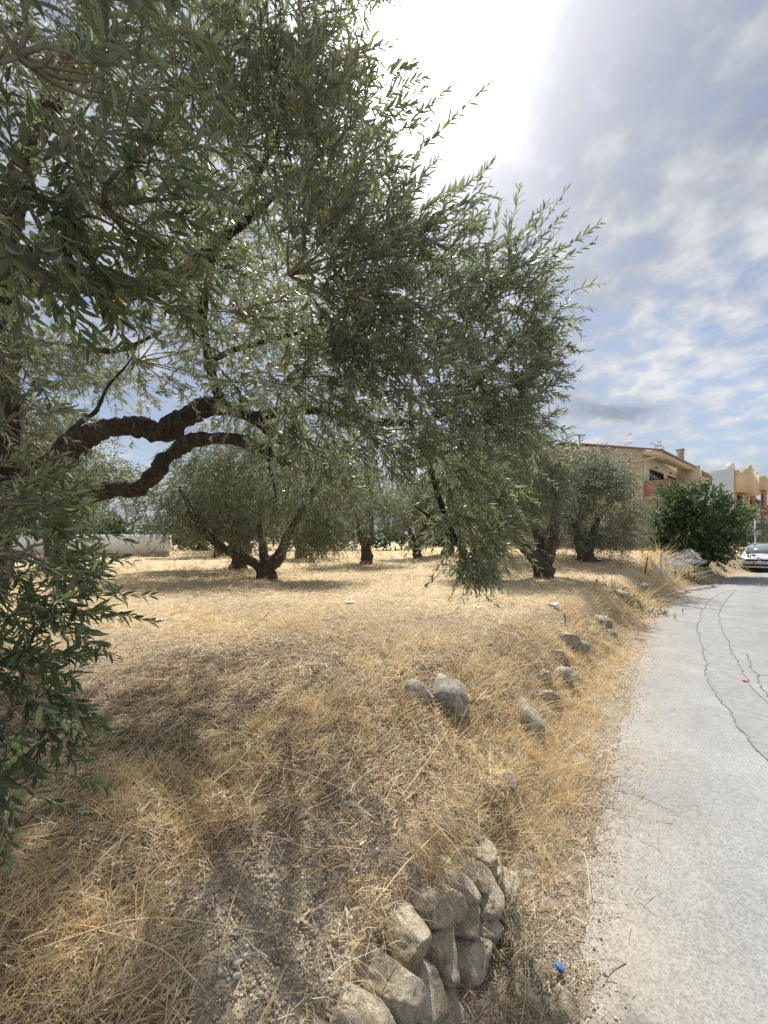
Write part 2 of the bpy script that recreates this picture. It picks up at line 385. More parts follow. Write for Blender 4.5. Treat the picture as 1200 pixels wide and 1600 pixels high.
# ------------------------------------------------------------------ road
EDGE_PX = [(905, 1600), (905, 1500), (925, 1380), (950, 1240), (978, 1110), (1002, 1020), (1032, 958), (1085, 919), (1128, 906), (1160, 898)]
EP = [((x - CX) / FPX * 1.7 * FPX / (y - HY), 1.7 * FPX / (y - HY)) for x, y in EDGE_PX]
EP = [(-7.2, -9.5), (-1.9, -3.2), (0.05, 0.2)] + EP + [(22.6, 21.6), (29.0, 25.6), (42.6, 35.7), (70.6, 57)]
EL = spline(np.array([(x, y, 0) for x, y in EP]), 420)[:, :2]
tg = norm(np.gradient(EL, axis=0)); nrm = np.stack([tg[:, 1], -tg[:, 0]], 1)
for _ in range(30): nrm[1:-1] = (nrm[:-2] + 2 * nrm[1:-1] + nrm[2:]) / 4
nrm = norm(nrm)
sl_ = np.concatenate([[0], np.cumsum(np.linalg.norm(np.diff(EL, axis=0), axis=1))])
us = np.concatenate([[0, 0.03, 0.08, 0.15], np.linspace(0.3, 4.6, 14)])
wob = 0.07 * fbm2(sl_, sl_ * 0, 2.2, 4) + 0.05 * fbm2(sl_, sl_ * 0, 9.0, 3, z=4)
RV = EL[:, None, :] + nrm[:, None, :] * (us[None, :, None] + (wob[:, None] * np.exp(-us[None, :] / 0.5))[..., None])
rz = 0.012 - 0.016 * np.exp(-us / 0.04)[None, :] + 0.02 * np.sin(np.clip(us / 4.6, 0, 1) * np.pi)[None, :] + 0 * sl_[:, None]
RV3 = np.concatenate([RV, rz[..., None]], -1)
ri = np.arange(RV3.shape[0] * RV3.shape[1]).reshape(RV3.shape[:2])
RQ = np.stack([ri[:-1, :-1], ri[:-1, 1:], ri[1:, 1:], ri[1:, :-1]], -1).reshape(-1, 4)
U_ = np.broadcast_to(us[None, :], RV.shape[:2]).ravel(); X_ = RV[..., 0].ravel(); Y_ = RV[..., 1].ravel()
rc = np.tile(np.array([[0.255, 0.254, 0.249]]), (len(U_), 1)) * (1 + 0.10 * fbm2(X_, Y_, 0.5, 3))[:, None]
track = np.exp(-((U_ - 0.95) / 0.28) ** 2) + np.exp(-((U_ - 2.75) / 0.35) ** 2)
rc = lerp3(rc, np.array([0.31, 0.308, 0.298]), np.clip(track * (0.55 + 0.5 * fbm2(X_, Y_, 0.9, 3, z=4)), 0, 1))
seam = np.exp(-((U_ - 1.75 - 0.12 * fbm2(X_, Y_, 0.6, 3, z=9)) / 0.22) ** 2) * np.clip(0.6 + 0.8 * fbm2(X_, Y_, 0.7, 3, z=12), 0, 1)
rc = lerp3(rc, np.array([0.20, 0.199, 0.195]), np.clip(seam, 0, 1) * 0.7)
rc = lerp3(rc, np.array([0.31, 0.275, 0.225]), np.clip(1 - U_ / 0.6 + 0.5 * fbm2(X_, Y_, 3.0, 3, z=6), 0, 1) * 0.8)
def road_mat():
    m, t, b, o = new_mat('worn_asphalt'); pos = wcoord(t)
    c = nadd(t, 'ShaderNodeAttribute', attribute_name='Col').outputs['Color']
    v = nadd(t, 'ShaderNodeTexVoronoi'); v.inputs['Scale'].default_value = 130; t.links.new(pos, v.inputs['Vector'])
    agg = ramp(t, v.outputs['Color'], [(0.15, 0.74), (0.5, 1.0), (0.85, 1.18)])
    c = mixc(t, 0.85, c, mixc(t, 1.0, c, agg, 'MULTIPLY'))
    c = mixc(t, 1.0, c, ramp(t, tex_noise(t, 38, 5, 0.75, pos), [(0.3, 0.84), (0.7, 1.14)]), 'MULTIPLY')
    c = mixc(t, 1.0, c, ramp(t, tex_noise(t, 1.4, 8, 0.75, pos, 0.4), [(0.32, 0.82), (0.68, 1.12)]), 'MULTIPLY')
    t.links.new(c, b.inputs['Base Color']); b.inputs['Roughness'].default_value = 0.9; b.inputs['Specular IOR Level'].default_value = 0.2
    bump(t, v.outputs['Distance'], 0.35, 0.003, b); return m
M['road'] = road_mat()
road = link('road', mesh_np('road', RV3.reshape(-1, 3), RQ, rc, True), M['road']); tag(road, 'pale worn asphalt lane curving to the right', kind='structure')
def road_z(x, y):
    d = np.hypot(EL[:, 0] - x, EL[:, 1] - y); k = int(np.argmin(d)); u = float((np.array([x, y]) - EL[k]) @ nrm[k])
    return 0.012 + 0.02 * math.sin(min(max(u / 4.6, 0), 1) * math.pi)
def road_pt(px, py):
    Y = 1.68 * FPX / (py - HY); x = (px - CX) / FPX * Y
    return np.array([x, Y])
def strip(name, pxs, w, mat, dz, parent, seed):
    P = spline(np.array([(*road_pt(*p), 0) for p in pxs]), 260)[:, :2]
    tn = norm(np.gradient(P, axis=0)); nn = np.stack([tn[:, 1], -tn[:, 0]], 1); s = np.concatenate([[0], np.cumsum(np.linalg.norm(np.diff(P, axis=0), axis=1))])
    P = P + nn * (0.05 * fbm2(s, s * 0, 2.5, 4, z=seed) + 0.022 * fbm2(s, s * 0, 14, 3, z=seed + 2))[:, None]
    ww = w * (0.65 + 0.7 * np.abs(fbm2(s, s * 0, 5.0, 3, z=seed + 5)))
    A = P - nn * ww[:, None]; B = P + nn * ww[:, None]
    z = np.array([road_z(*p) for p in P]) + dz
    V = np.vstack([np.c_[A, z], np.c_[B, z]]); n = len(P)
    Q = [(i, n + i, n + i + 1, i + 1) for i in range(n - 1)]
    return part(name, V, np.array(Q), mat, parent)
M['crack'] = plain('crack_dirt', (0.17, 0.166, 0.157), 0.95, var=0.45, scale=25)
M['patch'] = plain('patch_asphalt', (0.237, 0.236, 0.231), 0.92, var=0.22, scale=14, bmp=0.4, bscale=90)
CR1 = [(1150, 921), (1120, 930), (1100, 950), (1092, 972), (1092, 990), (1102, 1025), (1106, 1055), (1118, 1078), (1142, 1112), (1172, 1160), (1215, 1200), (1262, 1240)]
CR2 = [(1150, 922), (1128, 948), (1124, 965), (1130, 990), (1142, 1012), (1158, 1052), (1178, 1080), (1206, 1105), (1245, 1130)]
CR3 = [(1166, 1022), (1180, 1056), (1193, 1082), (1214, 1104)]
CR4 = [(1180, 1056), (1196, 1055), (1216, 1058)]
def patch():
    n = 60
    A = spline(np.array([(*road_pt(*p), 0) for p in CR1]), n)[:, :2]; B = spline(np.array([(*road_pt(*p), 0) for p in CR2]), n)[:, :2]
    V = []; 
    for a, b in zip(A, B):
        for t in np.linspace(0, 1, 6):
            p = a * (1 - t) + b * t; V.append((p[0], p[1], road_z(*p) + 0.004))
    i = np.arange(n * 6).reshape(n, 6)
    return part('road_patch', V, np.stack([i[:-1, :-1], i[:-1, 1:], i[1:, 1:], i[1:, :-1]], -1).reshape(-1, 4), M['patch'], road)
patch()
strip('crack', CR1, 0.009, M['crack'], 0.008, road, 1.0); strip('crack', CR2, 0.006, M['crack'], 0.008, road, 2.0)
strip('crack', CR3, 0.006, M['crack'], 0.008, road, 3.0); strip('crack', CR4, 0.005, M['crack'], 0.012, road, 4.0)

# ------------------------------------------------------------------ stones
def icosphere(sub):
    import bmesh
    bm = bmesh.new(); bmesh.ops.create_icosphere(bm, subdivisions=sub, radius=1.0)
    V = np.array([v.co[:] for v in bm.verts]); F = np.array([[v.index for v in f.verts] for f in bm.faces]); bm.free(); return V, F
ICO = {k: icosphere(k) for k in (1, 2, 3, 4)}
def stone_shape(seed, sub=3, ncut=9, rough=0.10):
    r = np.random.default_rng(seed); V, F = ICO[sub]; V = V.copy()
    for _ in range(ncut + 4):
        n = norm(r.normal(size=3)); d = r.uniform(0.52, 0.85); s = V @ n
        V = V - np.where(s > d, (s - d) * 0.97, 0)[:, None] * n
    k = fbm(V * 1.7 + seed * 3.1, 5, 0.6); k2 = np.abs(fbm(V * 4.5 + seed * 1.7, 3, 0.55))
    V = V * (1 + rough * 2.4 * k - 0.10 * sstep(0.12, 0.0, k2))[:, None]
    return V, F
def pix_stone(name, px, py, w, h, seed, mat, parent=None, sink=0.35, depth=None, sub=3, block=False):
    P = hit(px, py) if depth is None else at(px, py, depth)
    Y = P[1]; v = norm(P - CAM); rt = norm(np.cross(v, [0, 0, 1.0])); up = np.cross(rt, v)
    cosv = (v[1])
    rx = w / 2 * Y / FPX; rup = h / 2 * Y / FPX * max(cosv, 0.6); rd = (rx + rup) / 2
    V, F = block_shape(seed, sub) if block else stone_shape(seed, sub)
    if block: V = V * 0.86
    C = P + v * rd * sink
    Wd = C + V[:, :1] * rx * 1.12 * rt + V[:, 1:2] * rd * v + V[:, 2:3] * rup * 1.12 * up
    return part(name, Wd, F, mat, parent, smooth=True), C
def block_shape(seed, sub=4):
    r = np.random.default_rng(seed); V, F = ICO[sub]; V = np.sign(V) * np.abs(V) ** 0.55
    for _ in range(12):
        n = norm(r.normal(size=3)); d = r.uniform(0.64, 1.0); sdd = V @ n
        V = V - np.where(sdd > d, (sdd - d) * 0.97, 0)[:, None] * n
    V = V / np.abs(V).max(0) 
    k = fbm(V * 1.5 + seed * 3.1, 5, 0.6); k2 = np.abs(fbm(V * 3.5 + seed * 1.7, 3, 0.55))
    return V * (1 + 0.13 * k - 0.08 * sstep(0.10, 0.0, k2))[:, None], F
M['rock_beige'] = rock_mat('beige_limestone', (0.40, 0.33, 0.23), (0.60, 0.51, 0.37), (0.72, 0.64, 0.50), (0.52, 0.40, 0.26))
wall = thing('dry_stone_wall', 'rough dry-laid limestone retaining wall half buried in the near bank beside the lane', 'stone wall', tuple(hit(700, 1480)))
WS = [(717, 1372, 50, 70), (752, 1346, 34, 50), (692, 1442, 54, 92), (735, 1425, 46, 86), (760, 1380, 26, 40), (582, 1552, 100, 108),
      (645, 1508, 44, 86), (682, 1498, 38, 48), (703, 1512, 34, 62), (660, 1580, 76, 80), (688, 1550, 26, 48), (706, 1553, 20, 32),
      (728, 1466, 24, 30), (797, 1312, 30, 60), (722, 1318, 40, 30), (778, 1342, 22, 34), (812, 1282, 18, 34), (640, 1640, 70, 70), (560, 1660, 90, 90), (772, 1415, 16, 22), (700, 1585, 22, 36)]
rb = np.random.default_rng(77)
m_ = (BL[:, 1] > -0.2) & (BL[:, 1] < 1.95); wl2 = spline(np.c_[BL[m_], np.zeros(m_.sum())], 200)[:, :2]; ws_ = np.concatenate([[0], np.cumsum(np.linalg.norm(np.diff(wl2, axis=0), axis=1))])
zc = 0.0; crs = 0
for crs, (ch_, off) in enumerate(((0.115, 0.0), (0.12, 0.035), (0.105, 0.07))):
    sp_ = rb.uniform(0, 0.08)
    while sp_ < ws_[-1] * (1.0 - 0.03 * crs):
        wd_ = rb.uniform(0.10, 0.21); k_ = int(np.clip(np.searchsorted(ws_, sp_ + wd_ / 2), 1, 198)); tg_ = norm(wl2[k_ + 1] - wl2[k_ - 1]); nn_ = np.array([-tg_[1], tg_[0]])
        fade = 1 - 0.4 * sstep(1.3, 1.95, wl2[k_][1]); hh_ = ch_ * rb.uniform(0.85, 1.2)
        c_ = wl2[k_] + nn_ * (0.055 + off + rb.normal(0, 0.012)); V_, F_ = block_shape(1000 + crs * 50 + k_); dd_ = rb.uniform(0.10, 0.15); a_ = rb.normal(0, 0.12)
        lx = V_[:, 0] * wd_ * 0.56; lz = V_[:, 2] * hh_ * 0.58 * fade; lx, lz = lx * math.cos(a_) - lz * math.sin(a_), lx * math.sin(a_) + lz * math.cos(a_)
        P_ = np.c_[c_[0] + lx * tg_[0] - V_[:, 1] * dd_ * tg_[1], c_[1] + lx * tg_[1] + V_[:, 1] * dd_ * tg_[0], (zc + hh_ / 2) * fade + lz - 0.03]
        part('stone', P_, F_, M[('rock', 'rock_beige', 'rock', 'rock')[int(rb.integers(0, 4))]], wall, smooth=True); sp_ += wd_ * 0.98
    zc += ch_
for i, w_ in enumerate([(582, 1552, 112, 118), (717, 1360, 56, 66), (752, 1345, 40, 50)]): pix_stone('stone', *w_, 100 + i, M['rock'], wall, 0.25, sub=4)

ROCKS = [(650, 1091, 48, 50, 'pale flat-faced rock at the bank edge, left one of a touching pair'), (699, 1089, 50, 72, 'dark angular lichen-spotted rock, right one of a touching pair at the bank edge'),
         (825, 1138, 40, 92, 'tall narrow grey rock standing in dry grass on the bank'), (876, 1056, 40, 30, 'rounded grey rock on the bank right of a dark hollow'),
         (850, 1060, 22, 24, 'small dark pitted rock in a hollow of the bank'), (850, 1088, 42, 24, 'low whitish rock just below the dark hollow on the bank'),
         (886, 1000, 34, 26, 'dark jagged rock in the straw at the upper bank edge'), (903, 1014, 34, 30, 'grey rock leaning below the dark jagged one'),
         (874, 1026, 24, 24, 'small grey rock left of the leaning grey rock on the bank'), (938, 972, 36, 26, 'grey rock half hidden by straw below the low green plants'),
         (950, 990, 20, 20, 'small grey cobble low on the bank beside the road shadow'), (962, 926, 30, 12, 'pale flat slab lying on the field edge'),
         (1000, 918, 34, 20, 'brown layered rock of the bank top before the netting'), (1014, 928, 28, 22, 'brown rock lower on the bank before the netting'),
         (1020, 908, 12, 8, 'whitish stone on the bank top left of the net'), (793, 1225, 26, 44, 'small buried rock below the tall narrow one'),
         (612, 1240, 14, 12, 'small white stone in the straw on the slope'), (247, 1584, 28, 22, 'white lump of stone at the bottom of the dry field'),
         (540, 1262, 26, 20, 'pale clod of stone in bare soil on the slope')]
for i, (px, py, w, h, lab) in enumerate(ROCKS):
    o, C = pix_stone('rock', px, py, w * 1.2, h * 1.15, 300 + i * 7, M['rock_grey'] if i not in (11, 17, 16) else M['rock'], None, 0.25, block=(i % 3 != 1) and i > 2)
    tag(o, lab, 'rock', 'loose rocks on the bank and field')

# ------------------------------------------------------------------ straw, stubble, litter, pebbles
def blades(P, D, N, L, Wd, bend, tip=0.25, seg=2):
    """flat curved strips; P base, D direction, N face normal, bend = tip drop (m)"""
    n = len(P); S = np.cross(N, D); S = norm(S); V = np.zeros((n, (seg + 1) * 2, 3))
    for k in range(seg + 1):
        t = k / seg; c = P + D * (L * t)[:, None] + N * 0 ; c = c + bend * (t * t)
        w = Wd * (1 - (1 - tip) * t) / 2
        V[:, 2 * k] = c - S * w[:, None]; V[:, 2 * k + 1] = c + S * w[:, None]
    b = (np.arange(n) * (seg + 1) * 2)[:, None]
    Q = np.concatenate([b + np.array([[2 * k, 2 * k + 1, 2 * k + 3, 2 * k + 2]]) for k in range(seg)], 0)
    return V.reshape(-1, 3), Q, np.repeat(np.arange(n), (seg + 1) * 2)
STRAW = np.array([[0.82, 0.67, 0.42], [0.76, 0.59, 0.33], [0.66, 0.49, 0.26], [0.48, 0.365, 0.225], [0.60, 0.52, 0.40], [0.28, 0.205, 0.14], [0.86, 0.76, 0.57]])
def polar(n, r0, r1, a0, a1, pw, rng):
    u = rng.random(n); r = (r0 ** pw + u * (r1 ** pw - r0 ** pw)) ** (1 / pw) if pw else r0 * (r1 / r0) ** u
    a = np.radians(rng.uniform(a0, a1, n)); return r * np.cos(a), r * np.sin(a)
def slope_normal(x, y, e=0.03):
    h0 = height(x, y, fine=False); hx = height(x + e, y, fine=False); hy = height(x, y + e, fine=False)
    return norm(np.stack([-(hx - h0) / e, -(hy - h0) / e, np.ones_like(x)], 1)), h0
def straw_mix(x, y, d, rng, grey=0.0):
    n1 = fbm2(x, y, 1.6, 3, z=11); r = np.hypot(x, y); n = len(x)
    gold = np.clip(0.45 + 0.9 * n1 + 0.25 * sstep(3, 8, r) - 0.45 * sstep(0.2, -0.1, d + 0 * r), 0.05, 1)
    pick = rng.random(n); k = np.where(pick < gold * 0.85, rng.choice([0, 1, 1, 2, 6], n), rng.choice([2, 3, 4, 4, 5, 5], n))
    return STRAW[k] * rng.uniform(0.78, 1.2, (n, 1)), gold
def make_litter(n, r0, r1, rng, lmin, lmax, pw, a0=28, a1=152, chaff=False):
    x, y = polar(n, r0, r1, a0, a1, pw, rng); d = sdist(x, y)
    grav = sstep(0.0, 0.6, 1 - np.hypot((x + 0.38) / 0.40, (y - 1.25) / 0.34)) * 0.75 + sstep(0, 0.6, 1 - np.hypot((x + 0.02) / 0.25, (y - 1.6) / 0.25)) * 0.25
    dens = sstep(-0.80, 0.0, d + 0.18 * fbm2(x, y, 2.0, 3, z=7)) * (1 - grav) * (0.35 + 0.65 * sstep(-0.3, 0.2, fbm2(x, y, 2.6, 3, z=21)))
    wallf = sstep(0.0, 0.05, d) * (1 - sstep(0.11, 0.16, d)) * (y < 1.85)
    dens *= 1 - 0.95 * wallf
    dens *= 1 - 0.6 * (d < -0.03) * (1 - sstep(2.0, 2.8, np.hypot(x, y)))
    keep = rng.random(n) < dens; x, y, d = x[keep], y[keep], d[keep]; n = len(x)
    N, h = slope_normal(x, y); a = rng.uniform(0, 2 * np.pi, n)
    a = np.where(rng.random(n) < 0.35, 0.9 + 0.5 * rng.normal(size=n), a)
    D = np.stack([np.cos(a), np.sin(a), np.zeros(n)], 1); D = norm(D - N * (D * N).sum(1, keepdims=True))
    pit = np.abs(rng.normal(0.12, 0.22, n)); D = norm(D + N * pit[:, None])
    L = rng.uniform(lmin, lmax, n) * np.exp(rng.normal(0, 0.35, n)); r = np.hypot(x, y)
    Wd = np.maximum(rng.uniform(0.0014, 0.0034, n) * np.exp(rng.normal(0.1, 0.35, n)), 0.0011 * r)
    P = np.stack([x, y, h + rng.uniform(0.0, 0.026, n) + 0.004], 1)
    col, gold = straw_mix(x, y, d, rng)
    if chaff:
        Wd = np.maximum(L * rng.uniform(0.12, 0.32, n), 0.0011 * r); P[:, 2] -= 0.006
        col = np.where((rng.random(n) < 0.6)[:, None], np.array([[0.17, 0.12, 0.08], [0.28, 0.20, 0.13], [0.42, 0.34, 0.25], [0.55, 0.46, 0.34]])[rng.integers(0, 4, n)], col) * rng.uniform(0.8, 1.2, (n, 1))
    Np = norm(np.cross(np.cross(D, N + 0.7 * rng.normal(size=(n, 3))), D))
    bend = (rng.normal(0, 0.16, (n, 3)) - np.array([0, 0, 0.12])) * L[:, None]
    V, Q, own = blades(P, D, Np, L, Wd, bend, 0.5)
    return V, Q, col[own]
def make_tufts(nt, r0, r1, rng, per, hmin, hmax, pw, a0=28, a1=152, thr=-0.05, dmin=-0.1, dmax=99, wmin=0.0014, spots=None):
    x, y = polar(nt, r0, r1, a0, a1, pw, rng) if spots is None else spots
    d = sdist(x, y)
    q = fbm2(x, y, 1.5, 3, z=31)
    grav = sstep(0.0, 0.6, 1 - np.hypot((x + 0.38) / 0.42, (y - 1.25) / 0.36))
    wallf = (d > -0.02) & (d < 0.14) & (y < 1.85)
    keep = (d > dmin) & (d < dmax) & (q > thr) & (grav < 0.3) & ~wallf; x, y, d = x[keep], y[keep], d[keep]; nt = len(x)
    hs = rng.uniform(hmin, hmax, nt) * np.exp(rng.normal(0, 0.3, nt)); k = np.repeat(np.arange(nt), per); n = len(k)
    rad = 0.035 + 0.15 * hs[k]
    bx = x[k] + rng.normal(0, 1, n) * rad * 0.5; by = y[k] + rng.normal(0, 1, n) * rad * 0.5
    N, h = slope_normal(bx, by); out = np.stack([bx - x[k], by - y[k], np.zeros(n)], 1)
    lean = (rng.normal(0, 0.45, (nt, 3)) * np.array([1, 1, 0]))[k]
    D = norm(np.array([0, 0, 1.0]) * 0.75 + N * 0.3 + out * 5 + lean + rng.normal(0, 0.38, (n, 3)))
    D[:, 2] = np.abs(D[:, 2]); L = hs[k] * rng.uniform(0.5, 1.3, n)
    Wd = np.maximum(rng.uniform(0.0015, 0.0032, n), 0.0010 * np.hypot(bx, by)) ; Wd = np.maximum(Wd, wmin)
    tc_ = np.array([[0.84, 0.67, 0.37], [0.78, 0.60, 0.32], [0.86, 0.72, 0.44], [0.70, 0.53, 0.29]])[rng.integers(0, 4, nt)]; col = np.clip(tc_[k] * 0.62 + straw_mix(bx, by, d[k], rng)[0] * 0.42, 0, 0.85)
    bend = (norm(np.stack([D[:, 0], D[:, 1], -0.3 + 0 * D[:, 0]], 1) + rng.normal(0, 0.3, (n, 3)))) * (L * rng.uniform(0.1, 0.6, n))[:, None]
    P = np.stack([bx, by, h - 0.005], 1)
    A = rng.normal(size=(n, 3)); Np = norm(A - D * (A * D).sum(1, keepdims=True))
    V, Q, own = blades(P, D, Np, L, Wd, bend, 0.2)
    return V, Q, col[own]
def join(parts):
    V = []; Q = []; C = []; n = 0
    for v, q, c in parts: V.append(v); Q.append(q + n); C.append(c); n += len(v)
    return np.vstack(V), np.vstack(Q), np.vstack(C)
rg = np.random.default_rng(21)
v, q, c = join([make_litter(78000, 0.8, 3.2, rg, 0.02, 0.075, 1.0), make_litter(85000, 3.0, 14, rg, 0.03, 0.095, 0.6, 40, 140), make_litter(2600, 0.85, 4.0, rg, 0.14, 0.36, 1.0), make_litter(80000, 0.8, 3.6, rg, 0.007, 0.024, 1.0, chaff=True)])
tag(part('straw_litter', v, q, M['straw'], col=c), 'mown straw and dry stalks strewn over the field and slope', kind='stuff')
def spots(rng):
    X = []; Y = []
    for px, py, sp, n in ((540, 1095, .22, 26), (480, 1110, .2, 18), (600, 1060, .25, 16), (330, 1215, .16, 22), (290, 1270, .1, 10), (60, 1440, .16, 30), (120, 1500, .14, 20), (30, 1540, .12, 18), (430, 985, .5, 24), (360, 975, .5, 22), (490, 975, .5, 22),
                          (870, 1195, .18, 30), (885, 1110, .22, 30), (850, 1230, .12, 18), (910, 1050, .3, 30), (940, 1010, .35, 26), (760, 1100, .25, 20), (730, 1040, .35, 22), (200, 1190, .12, 10), (820, 1300, .09, 12)):
        p = hit(px, py); X.append(p[0] + rng.normal(0, sp, n)); Y.append(p[1] + rng.normal(0, sp * .8, n))
    return np.concatenate(X), np.concatenate(Y)
v, q, c = join([make_tufts(0, 0, 0, rg, 30, 0.07, 0.15, 1, thr=-9, dmin=-.2, spots=spots(rg)), make_tufts(1500, 0.9, 4.0, rg, 22, 0.05, 0.15, 1.0, thr=0.02), make_tufts(1900, 3.2, 16, rg, 9, 0.06, 0.16, 0.8, 38, 140, thr=-0.15),
                make_tufts(2200, 1.6, 14, rg, 13, 0.10, 0.24, 0.7, 38, 80, thr=-0.5, dmin=-0.16, dmax=0.75), make_tufts(3000, 14, 45, rg, 7, 0.12, 0.3, 1.0, 38, 135, thr=-0.3, dmin=-0.1),
                make_tufts(420, 11.5, 20, rg, 22, 0.3, 0.62, 1.0, 43, 56, thr=-0.6, dmin=0.15, dmax=1.7)])
def overhang(n, rng):
    k = rng.integers(2, 196, n); p = wl2[k]; tg_ = norm(wl2[np.minimum(k + 2, 199)] - wl2[k - 2]); nn_ = np.stack([-tg_[:, 1], tg_[:, 0]], 1)
    clump = fbm2(ws_[k], ws_[k] * 0, 5.0, 3, z=3); keep = clump > -0.12; k, p, tg_, nn_ = k[keep], p[keep], tg_[keep], nn_[keep]; n = len(k)
    b = p + nn_ * rng.uniform(0.10, 0.30, n)[:, None] + tg_ * rng.normal(0, 0.02, n)[:, None]; h = np.maximum(height(b[:, 0], b[:, 1], fine=False), 0.30) + rng.uniform(0.0, 0.05, n)
    D = norm(np.c_[-nn_ * rng.uniform(0.4, 1.2, n)[:, None] + tg_ * rng.normal(0, 0.7, n)[:, None], rng.normal(0.25, 0.3, n)]); L = rng.uniform(0.05, 0.16, n)
    A = rng.normal(size=(n, 3)); Np = norm(A - D * (A * D).sum(1, keepdims=True)); col = STRAW[rng.choice([0, 1, 2, 3, 4, 6], n)] * rng.uniform(.75, 1.15, (n, 1))
    V, Q, own = blades(np.c_[b, h], D, Np, L, rng.uniform(0.0014, 0.003, n), np.c_[rng.normal(0, .1, (n, 2)), -rng.uniform(0.25, 0.8, n)] * L[:, None], 0.25, 3); return V, Q, col[own]
v, q, c = join([(v, q, c), overhang(1500, rg)])
tag(part('dry_grass', v, q, M['straw'], col=c), 'tufts of golden dry grass on the field and along the bank', kind='stuff')
def leaf_litter(n, rng):
    x = -0.75 + rng.normal(0, 0.85, n); y = 2.9 + rng.normal(0, 0.65, n); d = sdist(x, y); k = (d > 0.3) & (y > 1.2); x, y = x[k], y[k]; n = len(x)
    N, h = slope_normal(x, y); a = rng.uniform(0, 6.283, n); D = norm(np.stack([np.cos(a), np.sin(a), rng.normal(0, 0.3, n)], 1))
    Np = norm(N + 0.5 * rng.normal(size=(n, 3))); L = rng.uniform(0.03, 0.06, n); Wd = L * rng.uniform(0.16, 0.26, n)
    col = np.array([[0.20, 0.13, 0.08], [0.30, 0.23, 0.15], [0.13, 0.09, 0.06], [0.36, 0.31, 0.24]])[rng.integers(0, 4, n)] * rng.uniform(0.8, 1.2, (n, 1))
    V, Q, own = blades(np.stack([x, y, h + rng.uniform(0.004, 0.022, n)], 1), D, Np, L, Wd, rng.normal(0, 0.2, (n, 3)) * L[:, None], 0.3)
    return V, Q, col[own]
v, q, c = leaf_litter(9000, rg); tag(part('leaf_litter', v, q, M['straw'], col=c), 'brown fallen olive leaves lying in the shade of the near tree', kind='stuff')
def pebbles(n, rng):
    OV = np.array([[1, 0, 0], [-1, 0, 0], [0, 1, 0], [0, -1, 0], [0, 0, 1], [0, 0, -1]], float)
    OF = np.array([[0, 2, 4], [2, 1, 4], [1, 3, 4], [3, 0, 4], [2, 0, 5], [1, 2, 5], [3, 1, 5], [0, 3, 5]])
    xs = [polar(int(n * 0.25), 0.8, 4.0, 28, 150, 1.0, rng), (-0.38 + rng.normal(0, 0.26, int(n * 0.38)), 1.28 + rng.normal(0, 0.24, int(n * 0.38))),
          (0.0 + rng.normal(0, 0.2, int(n * 0.10)), 1.62 + rng.normal(0, 0.2, int(n * 0.10)))]
    k = rng.integers(20, 330, int(n * 0.35)); u = rng.normal(-0.08, 0.16, len(k)); e = EL[k] + nrm[k] * u[:, None] + rng.normal(0, 0.03, (len(k), 2)); m = (np.hypot(e[:, 0], e[:, 1]) < 9) & (e[:, 1] > 0.8)
    # denser sampling of the near verge
    k2 = rng.integers(0, len(EL) - 1, 9000); m2 = (EL[k2, 1] > 0.8) & (EL[k2, 1] < 5); e2 = EL[k2[m2]] + (EL[k2[m2] + 1] - EL[k2[m2]]) * rng.random((m2.sum(), 1)) + nrm[k2[m2]] * rng.normal(-0.06, 0.14, (m2.sum(), 1))
    x = np.concatenate([a for a, b in xs] + [e[m, 0], e2[:, 0]]); y = np.concatenate([b for a, b in xs] + [e[m, 1], e2[:, 1]]); n = len(x)
    h = height(x, y); d = sdist(x, y); h = np.where(d < -0.25, np.maximum(h, 0.012), h)
    s = np.exp(rng.normal(-5.55, 0.5, n)); s = np.where(d < 0, s * 0.55, s); s = np.clip(s, 0.0018, 0.016); s = np.maximum(s, 0.0012 * np.hypot(x, y))
    V = OV[None] * rng.uniform(0.6, 1.25, (n, 6, 1)) * s[:, None, None]; a = rng.uniform(0, 6.28, n); ca, sa = np.cos(a)[:, None], np.sin(a)[:, None]
    V = np.stack([V[..., 0] * ca - V[..., 1] * sa, V[..., 0] * sa + V[..., 1] * ca, V[..., 2] * 0.75], -1) + np.stack([x, y, h + s * 0.25], 1)[:, None]
    F = (OF[None] + (np.arange(n) * 6)[:, None, None]).reshape(-1, 3)
    base = np.array([[0.60, 0.53, 0.42], [0.52, 0.44, 0.33], [0.44, 0.36, 0.26], [0.62, 0.57, 0.49]])[rng.integers(0, 4, n)] * rng.uniform(0.75, 1.15, (n, 1)); base = np.where((d < 0)[:, None], base * 1.12, base)
    return V.reshape(-1, 3), F, np.repeat(base, 6, 0)
v, q, c = pebbles(17000, rg); tag(part('gravel', v, q, M['pebble'], col=c), 'loose crumbs of pale soil and gravel', kind='stuff')

